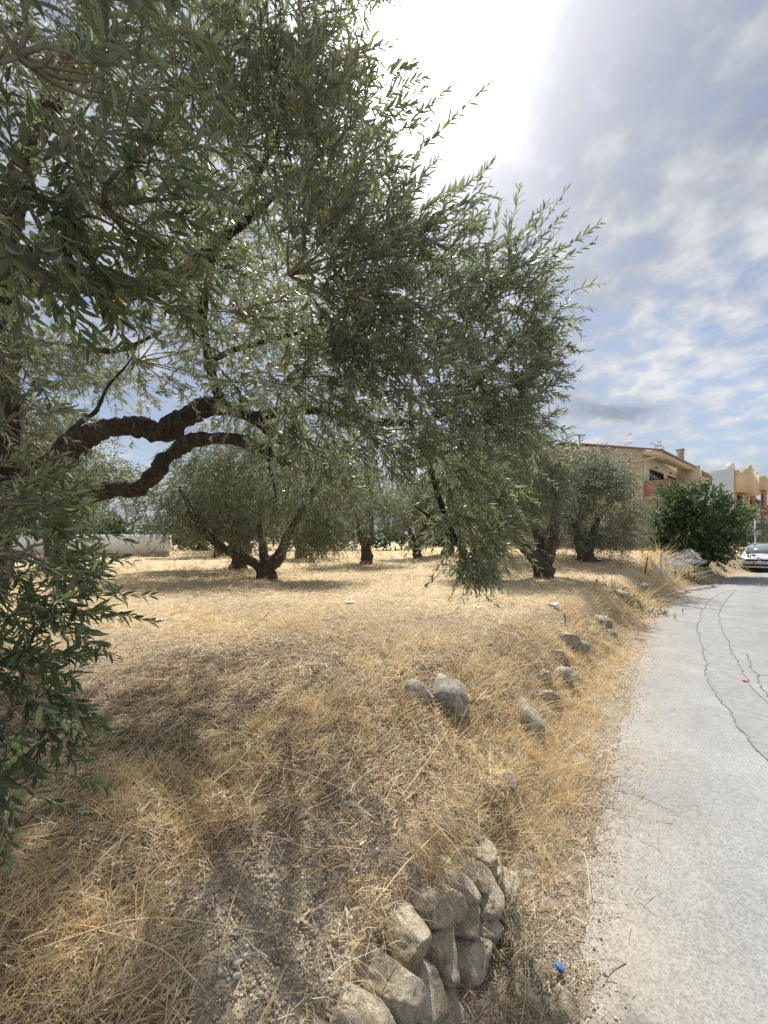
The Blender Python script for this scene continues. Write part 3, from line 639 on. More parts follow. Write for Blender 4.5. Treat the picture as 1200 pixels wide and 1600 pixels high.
# ------------------------------------------------------------------ foliage engine
def leaf_geo(P, D, N, L, Wd, lod, rng, tint):
    D = norm(D); N = norm(N - D * (N * D).sum(1, keepdims=True)); S = np.cross(N, D); n = len(P)
    if lod == 2:
        loc = [(0, 0, 0), (.3, -.85, .12), (.3, 0, 0), (.3, .85, .12), (.66, -.8, .1), (.66, 0, -.02), (.66, .8, .1), (1, 0, -.10)]
        tri = [(0, 1, 2), (0, 2, 3), (1, 4, 5), (1, 5, 2), (2, 5, 6), (2, 6, 3), (4, 7, 5), (5, 7, 6)]
    elif lod == 1:
        loc = [(0, 0, 0), (.3, -.85, .02), (.3, .85, .02), (.68, -.75, 0), (.68, .75, 0), (1, 0, -.09)]
        tri = [(0, 1, 2), (1, 3, 4), (1, 4, 2), (3, 5, 4)]
    else:
        loc = [(0, 0, 0), (.45, -1, 0), (1, 0, 0), (.45, 1, 0)]; tri = [(0, 1, 2), (0, 2, 3)]
    loc = np.array(loc, float); m = len(loc)
    curl = rng.normal(0.0, 0.06, n)
    V = P[:, None] + D[:, None] * (L[:, None] * loc[:, 0])[..., None] + S[:, None] * (Wd[:, None] / 2 * loc[:, 1])[..., None] \
        + N[:, None] * (L[:, None] * (loc[:, 2] * (0.55 if lod == 2 else 1) - curl[:, None] * loc[:, 0] ** 2))[..., None]
    F = (np.array(tri)[None] + (np.arange(n) * m)[:, None, None]).reshape(-1, 3)
    return V.reshape(-1, 3), F, np.repeat(tint, m, 0)
def shoots(base, dirs, length, rng, gap=0.022, leafL=(0.045, 0.072), ratio=0.2, droop=0.35, ang=(0.55, 1.1), pairs=None):
    """leafy shoots -> leaf arrays and stem paths"""
    S = len(base); np_ = pairs or int(np.ceil(np.max(length) / gap)); dirs = norm(dirs)
    g = np.array([0, 0, -1.0]); side = norm(rng.normal(size=(S, 3)))
    def path(t): return base[:, None] + dirs[:, None] * (length[:, None] * t)[..., None] + (g * droop + side[:, None] * 0.18)* ((length[:, None] * t) ** 2 / np.maximum(length[:, None], .01))[..., None]
    ts = np.linspace(0.06, 1.0, np_)[None].repeat(S, 0) + rng.normal(0, 0.012, (S, np_))
    P = path(ts); e = 0.02; T = norm(path(ts + e) - path(ts - e))
    A = np.cross(T, side[:, None] + 0 * T); A = norm(A); B = np.cross(T, A)
    roll = rng.uniform(0, 2 * np.pi, S)[:, None] + np.arange(np_)[None] * (np.pi / 2) + rng.normal(0, 0.3, (S, np_))
    out = []
    for sgn in (1, -1):
        R = (np.cos(roll)[..., None] * A + np.sin(roll)[..., None] * B) * sgn
        al = rng.uniform(ang[0], ang[1], (S, np_, 1)) * (1 - 0.35 * ts[..., None])
        D = norm(T * np.cos(al) + R * np.sin(al) + np.array([0, 0, -0.10]) + rng.normal(0, 0.12, (S, np_, 3)))
        N = norm(T - D * (T * D).sum(-1, keepdims=True) + np.array([0, 0, 0.55]) + rng.normal(0, 0.3, (S, np_, 3)))
        L = rng.uniform(*leafL, (S, np_)) * (1 - 0.45 * ts ** 3) * (0.6 + 0.4 * np.clip(ts * 5, 0, 1))
        keep = rng.random((S, np_)) < 0.88
        out.append((P[keep], D[keep], N[keep], L[keep]))
    P, D, N, L = (np.concatenate([o[i] for o in out]) for i in range(4))
    tt = np.linspace(0, 1, 4)[None].repeat(S, 0); return P, D, N, L, L * rng.uniform(ratio * 0.8, ratio * 1.2, len(L)), path(tt)
def stem_tubes(paths, r0, r1):
    S, K, _ = paths.shape; T = norm(np.gradient(paths, axis=1)); A = norm(np.cross(T, np.array([0.31, 0.52, 0.79]))); B = np.cross(T, A)
    r = (np.asarray(r0).reshape(-1, 1) * np.linspace(1, 0, K)[None] + np.asarray(r1).reshape(-1, 1) * np.linspace(0, 1, K)[None])[..., None]
    a = np.array([0, 2.094, 4.189]); V = paths[:, :, None] + r[..., None] * (np.cos(a)[:, None] * A[:, :, None] + np.sin(a)[:, None] * B[:, :, None])
    i = np.arange(S * K * 3).reshape(S, K, 3); nx = np.roll(i, -1, 2)
    return V.reshape(-1, 3), np.stack([i[:, :-1], nx[:, :-1], nx[:, 1:], i[:, 1:]], -1).reshape(-1, 4)
def clump_shoots(C, Rv, ns, dom, rng, slen, nsub=9, inner=0.15):
    """shoot bases spread along side branches of an ellipsoid clump"""
    E = norm(rng.normal(size=(nsub, 3)) + 0.5 * np.asarray(dom)); E = C + E * Rv * rng.uniform(0.65, 1.0, (nsub, 1))
    k = rng.integers(0, nsub, ns); u = rng.random(ns) ** 0.55
    ctr = C - np.asarray(dom) * Rv * 0.5
    B = ctr + (E[k] - ctr) * (inner + (1 - inner) * u[:, None]) + rng.normal(size=(ns, 3)) * Rv * 0.30
    D = norm(norm((B - C) / Rv) * 0.7 + np.asarray(dom) * 0.85 + rng.normal(size=(ns, 3)) * 0.46)
    return B, D, rng.uniform(slen[0], slen[1], ns), ctr, E
def tints(n, rng, warm=0.12, lo=0.7, hi=1.25):
    b = rng.uniform(lo, hi, (n, 1)); w = rng.normal(0, warm, (n, 1)); c = b * np.concatenate([1 + w, 1 + w * 0.4, 1 - w], 1)
    y = rng.random(n) < 0.0012; c[y] = c[y] * np.array([3.2, 2.0, 0.8]); return np.clip(c, 0.2, 4)

# ------------------------------------------------------------------ the near olive tree
fb = at(-24, 905, 6.4); fb[2] = gz(fb[0], fb[1])
fg = thing('olive_tree', 'large near olive tree at left with arching limbs and a low hanging twig', 'olive tree', tuple(fb))
rt = np.random.default_rng(5)
def deep(Y): return Y if Y < 2.85 else 2.85 + (Y - 2.85) * 2.2
def limb(name, px, rad, parent, n=10, gnarl=0.25, seed=0):
    rad = [r * 0.70 * (1 if isinstance(p, np.ndarray) else deep(p[2]) / p[2]) for r, p in zip(np.interp(np.linspace(0, 1, len(px)), np.linspace(0, 1, len(rad)), rad), px)]
    pts = [np.array(p) if isinstance(p, np.ndarray) else at(p[0], p[1], deep(p[2])) for p in px]
    V, Q, T = tube(pts, rad, n + 6, (len(pts) - 1) * 14 + 1, gnarl, seed)
    return part(name, V, [Q, T], M['bark'], parent, smooth=True)
limb('trunk', [fb - [0, 0, 0.15], fb + [0.02, 0.0, 0.35], (-12, 760, 4.45), (-4, 640, 4.3), (-6, 500, 4.2), (-8, 380, 4.1)], [0.50, 0.36, 0.30, 0.29, 0.27, 0.2], fg, 20, 0.4, 1.0)
U1 = [(5, 780, 4.4), (60, 745, 4.1), (110, 705, 3.8), (150, 674, 3.65), (210, 667, 3.5), (255, 674, 3.45), (305, 640, 3.35), (345, 636, 3.3), (392, 652, 3.2), (440, 690, 3.05)]
limb('branch', U1, [0.17, 0.16, 0.14, 0.125, 0.118, 0.125, 0.12, 0.105, 0.075, 0.05], fg, 14, 0.42, 2.0)
L1 = [(5, 830, 4.3), (80, 800, 3.9), (165, 768, 3.6), (215, 764, 3.5), (240, 742, 3.4), (272, 706, 3.35), (300, 690, 3.3), (345, 684, 3.2), (385, 692, 3.1), (425, 712, 3.0), (480, 742, 2.85)]
limb('branch', L1, [0.14, 0.125, 0.10, 0.092, 0.098, 0.088, 0.085, 0.078, 0.075, 0.06, 0.03], fg, 14, 0.42, 3.0)
limb('branch', [(350, 638, 3.3), (335, 600, 3.25), (326, 560, 3.2), (316, 500, 3.1), (330, 420, 2.95), (372, 330, 2.75), (430, 220, 2.6), (480, 100, 2.45), (500, -60, 2.4)], [0.075, 0.062, 0.055, 0.05, 0.042, 0.034, 0.026, 0.018, 0.01], fg, 10, 0.25, 4.0)
limb('branch', [(378, 648, 3.22), (372, 610, 3.2), (340, 572, 3.15), (335, 545, 3.15)], [0.03, 0.022, 0.016, 0.01], fg, 8, 0.2, 5.0)
limb('branch', [(328, 565, 3.2), (370, 545, 3.1), (430, 530, 2.9), (520, 500, 2.6), (600, 460, 2.3)], [0.035, 0.03, 0.024, 0.018, 0.01], fg, 8, 0.2, 6.0)
limb('branch', [(60, 745, 4.1), (85, 700, 3.95), (125, 660, 3.8), (150, 642, 3.7), (168, 605, 3.6), (205, 560, 3.5), (225, 500, 3.4)], [0.06, 0.045, 0.034, 0.026, 0.018, 0.010, 0.004], fg, 8, 0.3, 7.0)
limb('branch', [(8, 520, 4.2), (60, 535, 3.95), (110, 540, 3.75), (180, 548, 3.55), (250, 520, 3.3)], [0.10, 0.055, 0.042, 0.034, 0.02], fg, 8, 0.3, 8.0)
limb('branch', [(5, 440, 4.15), (90, 440, 3.6), (200, 455, 3.2), (262, 440, 2.95), (312, 405, 2.75), (400, 330, 2.45), (500, 240, 2.2)], [0.17, 0.12, 0.085, 0.075, 0.062, 0.04, 0.015], fg, 12, 0.4, 9.0)
limb('branch', [(392, 652, 3.2), (470, 640, 3.0), (560, 655, 2.85), (640, 660, 2.7), (700, 640, 2.55), (780, 560, 2.4), (840, 480, 2.35)], [0.06, 0.05, 0.042, 0.036, 0.03, 0.02, 0.008], fg, 8, 0.3, 10.0)
limb('branch', [(640, 660, 2.7), (668, 720, 2.6), (690, 790, 2.6), (715, 850, 2.5), (738, 905, 2.45), (745, 935, 2.44)], [0.034, 0.028, 0.024, 0.018, 0.010, 0.005], fg, 8, 0.35, 11.0)
limb('branch', [(648, 790, 2.7), (680, 815, 2.62), (712, 850, 2.52)], [0.012, 0.015, 0.016], fg, 7, 0.3, 11.5)
limb('branch', [(420, 700, 3.05), (422, 730, 3.0), (430, 765, 2.95), (432, 790, 2.95)], [0.03, 0.022, 0.016, 0.006], fg, 7, 0.35, 12.0)
limb('branch', [(2, 380, 4.1), (40, 250, 3.4), (90, 140, 2.8), (150, 20, 2.4), (220, -120, 2.2)], [0.18, 0.12, 0.09, 0.06, 0.03], fg, 10, 0.3, 13.0)
limb('branch', [(2, 400, 4.1), (-60, 300, 3.4), (-90, 330, 2.6), (-60, 420, 1.9), (-40, 520, 1.5)], [0.16, 0.09, 0.06, 0.04, 0.02], fg, 10, 0.3, 14.0)
limb('branch', [(160, 330, 2.9), (250, 200, 2.4), (330, 80, 2.2), (400, -60, 2.1)], [0.05, 0.035, 0.025, 0.012], fg, 8, 0.3, 15.0)

# clumps: pixel centre, distance, half width / half height in pixels, half depth m, cover, dominant direction
CL = [
 (455, 70, 2.0, 105, 110, .35, 1.25, (0.5, 0, .5)), (395, 210, 2.0, 150, 150, .4, 1.2, (.5, 0, .3)), (540, 262, 1.9, 105, 105, .3, 1.35, (.7, 0, .5)),
 (500, 430, 1.75, 150, 130, .35, 1.35, (.8, 0, .0)), (620, 375, 1.9, 90, 100, .3, 1.35, (.7, 0, .55)), (600, 540, 1.8, 130, 120, .35, 1.4, (.9, 0, -.1)),
 (470, 610, 2.0, 110, 100, .3, 1.1, (.5, 0, -.4)), (690, 470, 2.1, 95, 100, .3, 1.3, (.8, 0, .35)), (775, 470, 2.35, 85, 95, .35, 1.3, (.7, 0, .65)),
 (845, 520, 2.4, 48, 65, .25, 1.15, (.9, 0, .2)), (770, 590, 2.35, 85, 90, .35, 1.45, (.8, 0, .0)), (830, 600, 2.4, 44, 56, .3, 1.0, (.9, 0, -.1)), (690, 640, 2.3, 100, 80, .3, 1.1, (.6, 0, -.4)),
 (600, 690, 2.0, 120, 50, .3, 1.25, (.6, 0, -.6)), (490, 715, 2.2, 80, 45, .25, 1.1, (.3, 0, -.8)), (725, 750, 2.55, 75, 70, .3, 1.3, (.5, 0, -.5)), (735, 820, 2.45, 55, 50, .22, 1.9, (.3, -.2, -.7)), (738, 876, 2.42, 30, 34, .14, 2.0, (.25, -.2, -.9)), (690, 700, 2.5, 60, 60, .3, 1.1, (.3, 0, -.5)),
 (800, 680, 2.5, 60, 50, .35, .7, (.7, 0, -.3)),
 (50, 70, 0.78, 110, 110, .25, .95, (.5, 0, .4)), (200, 60, 1.0, 120, 110, .3, 1.0, (.5, 0, .4)), (80, 300, 0.92, 110, 90, .25, 1.1, (.7, -.1, -.1)), (200, 330, 1.0, 110, 80, .25, 1.15, (.9, 0, -.25)),
 (60, 420, 0.9, 90, 80, .2, 1.1, (.5, 0, -.6)), (170, 440, 1.0, 90, 55, .2, 1.0, (.8, 0, -.5)), (300, 110, 2.2, 140, 120, .4, 1.1, (.4, 0, .4)), (150, 200, 1.9, 160, 120, .4, 1.1, (.4, 0, .2)),
 (290, 370, 2.3, 110, 90, .3, .8, (.6, 0, 0)), (390, 480, 2.4, 110, 90, .35, .75, (.5, 0, .2)), (240, 560, 2.9, 110, 60, .4, .40, (.5, 0, .2)), (390, 590, 2.8, 70, 60, .3, .6, (.4, 0, -.2)),
 (20, 660, 1.5, 60, 70, .25, .6, (.6, 0, .1)), (20, 790, 1.15, 90, 60, .2, 1.0, (.8, 0, .0)), (70, 760, 1.7, 80, 45, .2, .8, (.7, 0, .2)), (40, 880, 1.1, 80, 60, .2, 1.0, (.6, 0, -.3)), (60, 960, 1.2, 100, 55, .2, 1.0, (.9, 0, -.1)),
 (30, 1040, 1.15, 90, 60, .2, 1.2, (.9, 0, -.2)), (70, 1100, 1.2, 70, 40, .15, .85, (.9, 0, -.3)), (5, 1150, 1.1, 55, 70, .18, 1.1, (.5, 0, -.6)), (15, 1225, 1.1, 45, 35, .12, 1.0, (.6, 0, -.6)),
 (15, 560, 1.5, 60, 60, .25, .8, (.5, 0, -.2)), (95, 860, 1.5, 70, 70, .2, .5, (.5, 0, -.5)),
 (200, 590, 3.9, 120, 50, .5, .8, (.3, 0, .3)), (330, 520, 3.7, 110, 80, .5, .85, (.3, 0, .3)), (100, 560, 3.9, 90, 60, .5, .85, (.3, 0, .3)), (450, 620, 3.5, 90, 60, .5, .7, (.5, 0, -.2)), (480, 480, 3.4, 110, 90, .6, .7, (.4, 0, .2)), (350, 380, 3.5, 150, 90, .6, .85, (.3, 0, .4)), (560, 640, 3.2, 80, 50, .4, .7, (.5, 0, -.2)),
 (500, -90, 2.1, 110, 90, .4, 1.0, (.4, 0, .6)), (250, -120, 2.0, 220, 120, .6, .9, (.2, 0, .6)), (-60, -100, 1.6, 200, 200, .5, .8, (0, 0, .5)), (-150, 300, 1.6, 130, 300, .4, .8, (.3, 0, 0)), (-120, 800, 1.6, 110, 250, .4, .8, (.4, 0, -.2)),
]
LP = []; SP = []; SR = []; BR = []; warmv = []
for ci, (px, py, Y, rx, ry, rd, cov, dom) in enumerate(CL):
    Y = deep(Y); C = at(px, py, Y); Rv = np.array([rx * Y / FPX, rd * max(1, Y / 2.4), ry * Y / FPX])
    area = math.pi * Rv[0] * Rv[2]; big_ = 0.060 if Y < 1.35 else 0.0575
    nl = cov * 1.32 * area / (big_ * big_ * 0.235 * 0.62 * 0.5)
    slen = (0.16, 0.34) if min(Rv[0], Rv[2]) > 0.2 else (0.09, 0.2)
    pairs = int(round(np.mean(slen) / 0.0185)); ns = max(6, int(nl / (pairs * 2 * 0.88)))
    B, D, L, ctr, E = clump_shoots(C, Rv * 0.82, ns, np.array(dom), rt, slen)
    P, Dl, N, Ll, Wl, path = shoots(B, D, L, rt, pairs=pairs, droop=0.16, leafL=(0.046, 0.074) if Y < 1.35 else (0.043, 0.072), ratio=0.235)
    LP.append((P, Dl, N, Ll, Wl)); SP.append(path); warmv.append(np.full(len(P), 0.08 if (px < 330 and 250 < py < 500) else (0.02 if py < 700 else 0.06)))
    for e in E: BR.append(spline(np.array([ctr, (ctr + e) / 2 + rt.normal(0, 0.02, 3), e]), 4))
P, D, N, L, Wl = (np.concatenate([a[i] for a in LP]) for i in range(5)); wv = np.concatenate(warmv)
# keep the sky gaps and the view under the canopy open
sx = CX + FPX * P[:, 0] / P[:, 1]; sy = HY - FPX * (P[:, 2] - 1.7) / P[:, 1]
ok = (P[:, 1] > 0.45)
P, D, N, L, Wl, wv, sx, sy = (a[ok] for a in (P, D, N, L, Wl, wv, sx, sy))
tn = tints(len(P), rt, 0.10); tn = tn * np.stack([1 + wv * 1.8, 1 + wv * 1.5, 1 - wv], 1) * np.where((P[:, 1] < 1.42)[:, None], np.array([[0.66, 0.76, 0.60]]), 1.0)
size = L / P[:, 1] * np.where((sx > -10) & (sx < 1200) & (sy > -10) & (sy < 1400), 1, 0) * np.clip(1.6 - P[:, 1] * 0.5, 0.2, 1)
order = np.argsort(-size); solo = order[:300]; rest = np.ones(len(P), bool); rest[solo] = False
ri_ = np.where(rest)[0]; nearm = P[ri_, 1] < 1.75; a_, b_ = ri_[nearm], ri_[~nearm]
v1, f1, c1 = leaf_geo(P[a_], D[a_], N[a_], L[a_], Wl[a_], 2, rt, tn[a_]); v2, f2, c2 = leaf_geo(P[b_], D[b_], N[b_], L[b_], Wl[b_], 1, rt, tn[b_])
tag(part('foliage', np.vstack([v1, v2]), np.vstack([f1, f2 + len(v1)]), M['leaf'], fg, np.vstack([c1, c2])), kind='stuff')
print('fg leaves', len(P), 'near', nearm.sum())
unit = []
for k in range(10):
    z = np.zeros((1, 3)); v, f, c = leaf_geo(z, np.array([[1., 0, 0]]), np.array([[0, 0, 1.]]), np.array([1.0]), np.array([2.0]), 2, rt, rt.uniform(.62, 0.95) * np.array([[1 + rt.normal(0, .08), 1.0, 1 - rt.normal(0, .08)]]))
    me = mesh_np('leaf', v, f, c, True); me.materials.append(M['leaf']); unit.append(me)
for j, i in enumerate(solo):
    d = norm(D[i]); n_ = norm(N[i] - d * (N[i] @ d)); s = np.cross(n_, d); o = bpy.data.objects.new('leaf', unit[j % 10]); COL.objects.link(o); o.parent = fg
    m = np.eye(4); m[:3, 0] = d * L[i]; m[:3, 1] = s * Wl[i] / 2; m[:3, 2] = n_ * L[i]; m[:3, 3] = P[i] - fb
    o.matrix_basis = Matrix(m.tolist())
paths = np.concatenate(SP); dist = np.maximum(paths[:, 0, 1], 0.5); k1 = paths[:, :, 1].min(1) > 0.45
sv, sq = stem_tubes(paths[k1], np.full(k1.sum(), 0.0024), np.full(k1.sum(), 0.0009))
bp = np.array(BR); bv, bq = stem_tubes(bp, np.full(len(bp), 0.007), np.full(len(bp), 0.0028))
tag(part('twigs', np.vstack([sv, bv]), np.vstack([sq, bq + len(sv)]), M['twig'], fg), kind='stuff')
# green olives hanging among the near leaves
ov, of = ICO[2]; om = mesh_np('olive', ov * np.array([0.0072, 0.0072, 0.0098]), of, None, True); om.materials.append(M['olive'])
OC = [(75, 375, 1.02, 60, 50, 46), (60, 470, 1.0, 45, 60, 34), (60, 80, 0.95, 60, 50, 10), (180, 400, 1.15, 60, 50, 22), (475, 445, 1.7, 12, 10, 5), (440, 745, 2.2, 30, 40, 16), (20, 1195, 1.05, 25, 40, 18), (170, 165, 1.2, 40, 30, 8)]
for px, py, Y, rx, ry, n in OC:
    for k in range(n):
        o = bpy.data.objects.new('olive', om); COL.objects.link(o); o.parent = fg
        o.location = at(px + rt.normal(0, 0.55) * rx, py + rt.normal(0, 0.55) * ry, Y + rt.normal(0, 0.05)) - fb
        o.rotation_euler = (rt.normal(0, .3), rt.normal(0, .3), 0); s = rt.uniform(0.8, 1.2); o.scale = (s, s, s)

# ------------------------------------------------------------------ orchard trees
def crown_mesh(name, clumps, rng, leafL, ratio, cover, slen, pairs, lod=0, dom=(0, 0, -.1), warm=0.05, droop=0.4):
    out = []; st = []
    for C, Rv in clumps:
        C = np.asarray(C, float); Rv = np.asarray(Rv, float)
        area = math.pi * Rv[0] * Rv[2]; nl = cover * area / (leafL ** 2 * ratio * 0.55 * 0.5); ns = max(5, int(nl / (pairs * 2 * 0.88)))
        B, D, L, ctr, E = clump_shoots(C, Rv * 0.8, ns, np.array(dom), rng, slen, nsub=10)
        P, Dl, N, Ll, Wl, path = shoots(B, D, L, rng, pairs=pairs, droop=droop, leafL=(leafL * 0.75, leafL * 1.25), ratio=ratio)
        v, f, c = leaf_geo(P, Dl, N, Ll, Wl, lod, rng, tints(len(P), rng, 0.10) * np.array([1 + warm, 1 + warm * .6, 1 - warm]) * rng.uniform(0.85, 1.12)); out.append((v, f, c))
    v, f, c = join(out); return mesh_np(name, v, f, c)
def shell_clumps(c, R, n, rng, rel=0.36, low=-0.85):
    out = []; c = np.array(c); R = np.array(R)
    for i in range(n):
        z = rng.uniform(low, 1); a = i * 2.39996 + rng.uniform(-.4, .4); q = math.sqrt(max(0, 1 - z * z)) ; rad = rng.uniform(0.55, 0.8)
        k = rng.uniform(0.8, 1.25) * rel
        out.append((c + R * np.array([q * math.cos(a), q * math.sin(a), z]) * rad, R * k * np.array([1, 1, 0.85])))
    out.append((c, R * 0.55)); return out
def orchard_tree(label, base, stems, clumps, rng, leafL, ratio=0.22, cover=1.3, slen=(0.25, 0.5), pairs=9, group='olive trees standing in the grove', warm=0.05, extra=None, dom=(0, 0, -.15)):
    t = thing('olive_tree', label, 'olive tree', tuple(base), group)
    for i, (pts, rad) in enumerate(stems):
        V, Q, T = tube([np.array(p, float) for p in pts], rad, 12, (len(pts) - 1) * 6 + 1, 0.35, rng.uniform(0, 50))
        link('trunk' if i == 0 else 'branch', mesh_np('limb', V, [Q, T], None, True), M['bark_far'], t)
    me = crown_mesh('crown', clumps, rng, leafL, ratio, cover, slen, pairs, warm=warm, dom=dom)
    tag(link('crown', me, M['leaf_far'], t), kind='stuff'); return t
def loc(px, py, Y, base): return at(px, py, Y) - base
r2 = np.random.default_rng(11)
# tree with the forked trunk left of centre
A0 = hit(415, 905); A0[2] = gz(A0[0], A0[1]); YA = A0[1]
def la(px, py, dy=0.0): return loc(px, py, YA + dy, A0)
stA = [([la(418, 912) , la(416, 893), la(420, 878)], [0.32, 0.24, 0.17]),
       ([la(412, 890), la(385, 872, -.2), la(350, 858, -.4), la(318, 830, -.6), la(300, 800, -.7), la(280, 760, -.8)], [0.15, 0.12, 0.105, 0.09, 0.07, 0.04]),
       ([la(420, 885), la(438, 868, .1), la(446, 845, .2), la(470, 800, .3), la(500, 750, .3)], [0.22, 0.17, 0.13, 0.09, 0.05]),
       ([la(416, 885), la(412, 860, .4), la(405, 830, .7), la(410, 770, .8)], [0.15, 0.11, 0.09, 0.05])]
clA = [(la(px, py, dy), np.array([rx * YA / FPX, rd, ry * YA / FPX])) for px, py, dy, rx, ry, rd in
       [(300, 790, -.6, 70, 50, 1.0), (380, 740, 0, 90, 50, 1.5), (470, 780, -.2, 75, 55, 1.2), (410, 800, .8, 80, 45, 1.0), (240, 800, .2, 60, 50, 1.0), (330, 720, .6, 80, 45, 1.2), (540, 760, .3, 70, 55, 1.2),
        (440, 700, .5, 90, 50, 1.3), (500, 830, -.2, 45, 35, .7), (300, 828, -.3, 50, 34, .7), (375, 825, -.7, 40, 26, .5), (475, 845, -.6, 34, 30, .5), (350, 800, -.8, 60, 40, .6), (520, 838, -.3, 46, 34, .6), (360, 675, 1.0, 80, 40, 1.2), (520, 700, .8, 60, 40, 1.2)]]
orchard_tree('olive tree with low forking trunk and brownish drooping crown beneath the arching limbs', A0, stA, clA, r2, 0.085, 0.26, 1.1, (0.2, 0.42), 9, warm=0.06, dom=(0, 0, -.4))
# tree right of centre with a thick V-shaped trunk
B0 = hit(851, 902); B0[2] = gz(B0[0], B0[1]); YB = B0[1]
def lb(px, py, dy=0.0): return loc(px, py, YB + dy, B0)
stB = [([lb(853, 912), lb(848, 892), lb(846, 876)], [0.36, 0.27, 0.24]),
       ([lb(846, 884), lb(826, 862, -.1), lb(808, 838, -.2), lb(790, 800, -.2), lb(770, 750, 0)], [0.22, 0.17, 0.13, 0.10, 0.06]),
       ([lb(850, 880), lb(862, 858, .1), lb(866, 838, .1), lb(868, 790, .2), lb(860, 730, .3)], [0.22, 0.17, 0.13, 0.10, 0.06]),
       ([lb(846, 880), lb(842, 845, .4), lb(832, 810, .6), lb(830, 760, .6)], [0.15, 0.12, 0.10, 0.06])]
clB = [(lb(px, py, dy), np.array([rx * YB / FPX, rd, ry * YB / FPX])) for px, py, dy, rx, ry, rd in
       [(770, 770, 0, 70, 60, 1.2), (840, 740, -.2, 50, 50, 1.2), (800, 690, .3, 70, 50, 1.2), (860, 780, .2, 36, 42, .9), (730, 720, .3, 60, 60, 1.2), (800, 815, -.5, 45, 26, .7), (855, 690, .2, 36, 40, 1.0),
        (720, 790, .2, 45, 45, .9), (850, 825, .4, 34, 20, .6), (790, 630, .3, 60, 45, 1.0), (830, 800, -.7, 44, 34, .6), (880, 740, .2, 34, 50, .9), (760, 825, -.3, 44, 30, .7)]]
orchard_tree('olive tree with a thick dark V-shaped trunk right of the hanging twig', B0, stB, clB, r2, 0.085, 0.24, 1.25, (0.2, 0.42), 9, warm=0.0)
# grey-green rounded tree in front of the cream house
C0 = hit(915, 876); C0[2] = gz(C0[0], C0[1]); YC = C0[1]
def lc(px, py, dy=0.0): return loc(px, py, YC + dy, C0)
stC = [([lc(916, 879), lc(914, 868), lc(908, 858), lc(904, 840)], [0.46, 0.28, 0.18, 0.14]), ([lc(915, 868), lc(922, 850, .2), lc(935, 810, .3)], [0.22, 0.17, 0.08]), ([lc(905, 848), lc(900, 810), lc(915, 750)], [0.14, 0.11, 0.06])]
print('C tree', C0, 'A', A0, 'B', B0)
clC = [(lc(px, py, dy), np.array([rx * YC / FPX, rd, ry * YC / FPX])) for px, py, dy, rx, ry, rd in
       [(930, 780, 0, 55, 60, 1.8), (905, 740, .3, 30, 40, 1.3), (930, 722, .2, 28, 30, 1.2), (962, 745, .2, 30, 34, 1.3), (975, 790, -.2, 30, 42, 1.4), (895, 800, -.3, 30, 42, 1.2), (955, 835, -.5, 36, 28, 1.2), (900, 842, -.3, 24, 18, .9), (985, 835, .2, 20, 24, 1.0), (930, 842, .5, 30, 20, 1.0), (886, 765, .3, 22, 36, 1.0)]]
orchard_tree('rounded grey-green olive tree in front of the cream house gable', C0, stC, clC, r2, 0.12, 0.22, 1.5, (0.3, 0.6), 8, warm=-0.03)
# shared prototype for the farther trees
protoL = (0, 0, 0)
pc = shell_clumps((0, 0, 2.9), (2.5, 2.5, 1.9), 15, r2)
pst = [([(0, 0, -.1), (0.03, 0, .35), (-.05, .05, .8), (-.2, .1, 1.3)], [0.36, 0.24, 0.2, 0.15]), ([(0, 0, .6), (.4, -.1, 1.2), (.9, 0, 2.2)], [0.17, 0.13, 0.06]), ([(-.1, .05, .9), (-.6, .2, 1.6), (-1.0, .2, 2.4)], [0.15, 0.11, 0.05])]
FARS = [((88, 890), 1.3, 2.2, 'broad olive tree behind the lower arching limb at the left'), ((372, 890), 1.0, 0.4, 'olive tree with a leaning trunk just behind the low forked one'), ((572, 881), 0.95, 1.3, 'olive tree with a short dark trunk in the middle distance left of the hanging twig'),
        ((652, 872), 0.9, 2.4, 'small dark olive tree with a thin straight trunk in the far middle of the grove'),
        ((-60, 884), 1.15, 5.0, 'olive tree at the left edge seen through the near leaves'), ((340, 871), 1.05, 0.9, 'dark bushy olive tree right of the low white wall'),
        ((470, 872), 1.1, 3.1, 'far olive tree behind the low forked one'), ((760, 871), 1.1, 3.7, 'far olive tree behind the V-shaped trunk, crown showing on its left'), ((85, 868), 1.2, 2.0, 'olive tree behind the low white wall at left'),
        ((700, 866), 1.25, 5.6, 'far olive tree at the back of the grove behind the hanging twig'), ((855, 866), 1.1, 2.8, 'far olive tree at the back left of the grey-green one'), ((385, 866), 1.3, 1.7, 'tallest far olive tree behind the arching limbs'),
        ((365, 862), 1.5, 4.4, 'tall far olive tree right of the low white wall')]
proto = None
for (px, py), s, rzz, lab in FARS:
    p = hit(px, py)
    if p[1] > 44: p = p * (40 / p[1])
    p[2] = gz(p[0], p[1])
    if proto is None: proto = t = orchard_tree(lab, p, pst, pc, r2, 0.13, 0.25, 0.95, (0.3, 0.6), 8, warm=0.04)
    else: t = copy_tree(proto); t['label'] = lab
    t.location = p; t.rotation_euler = (0, 0, rzz); t.scale = (s, s, s)

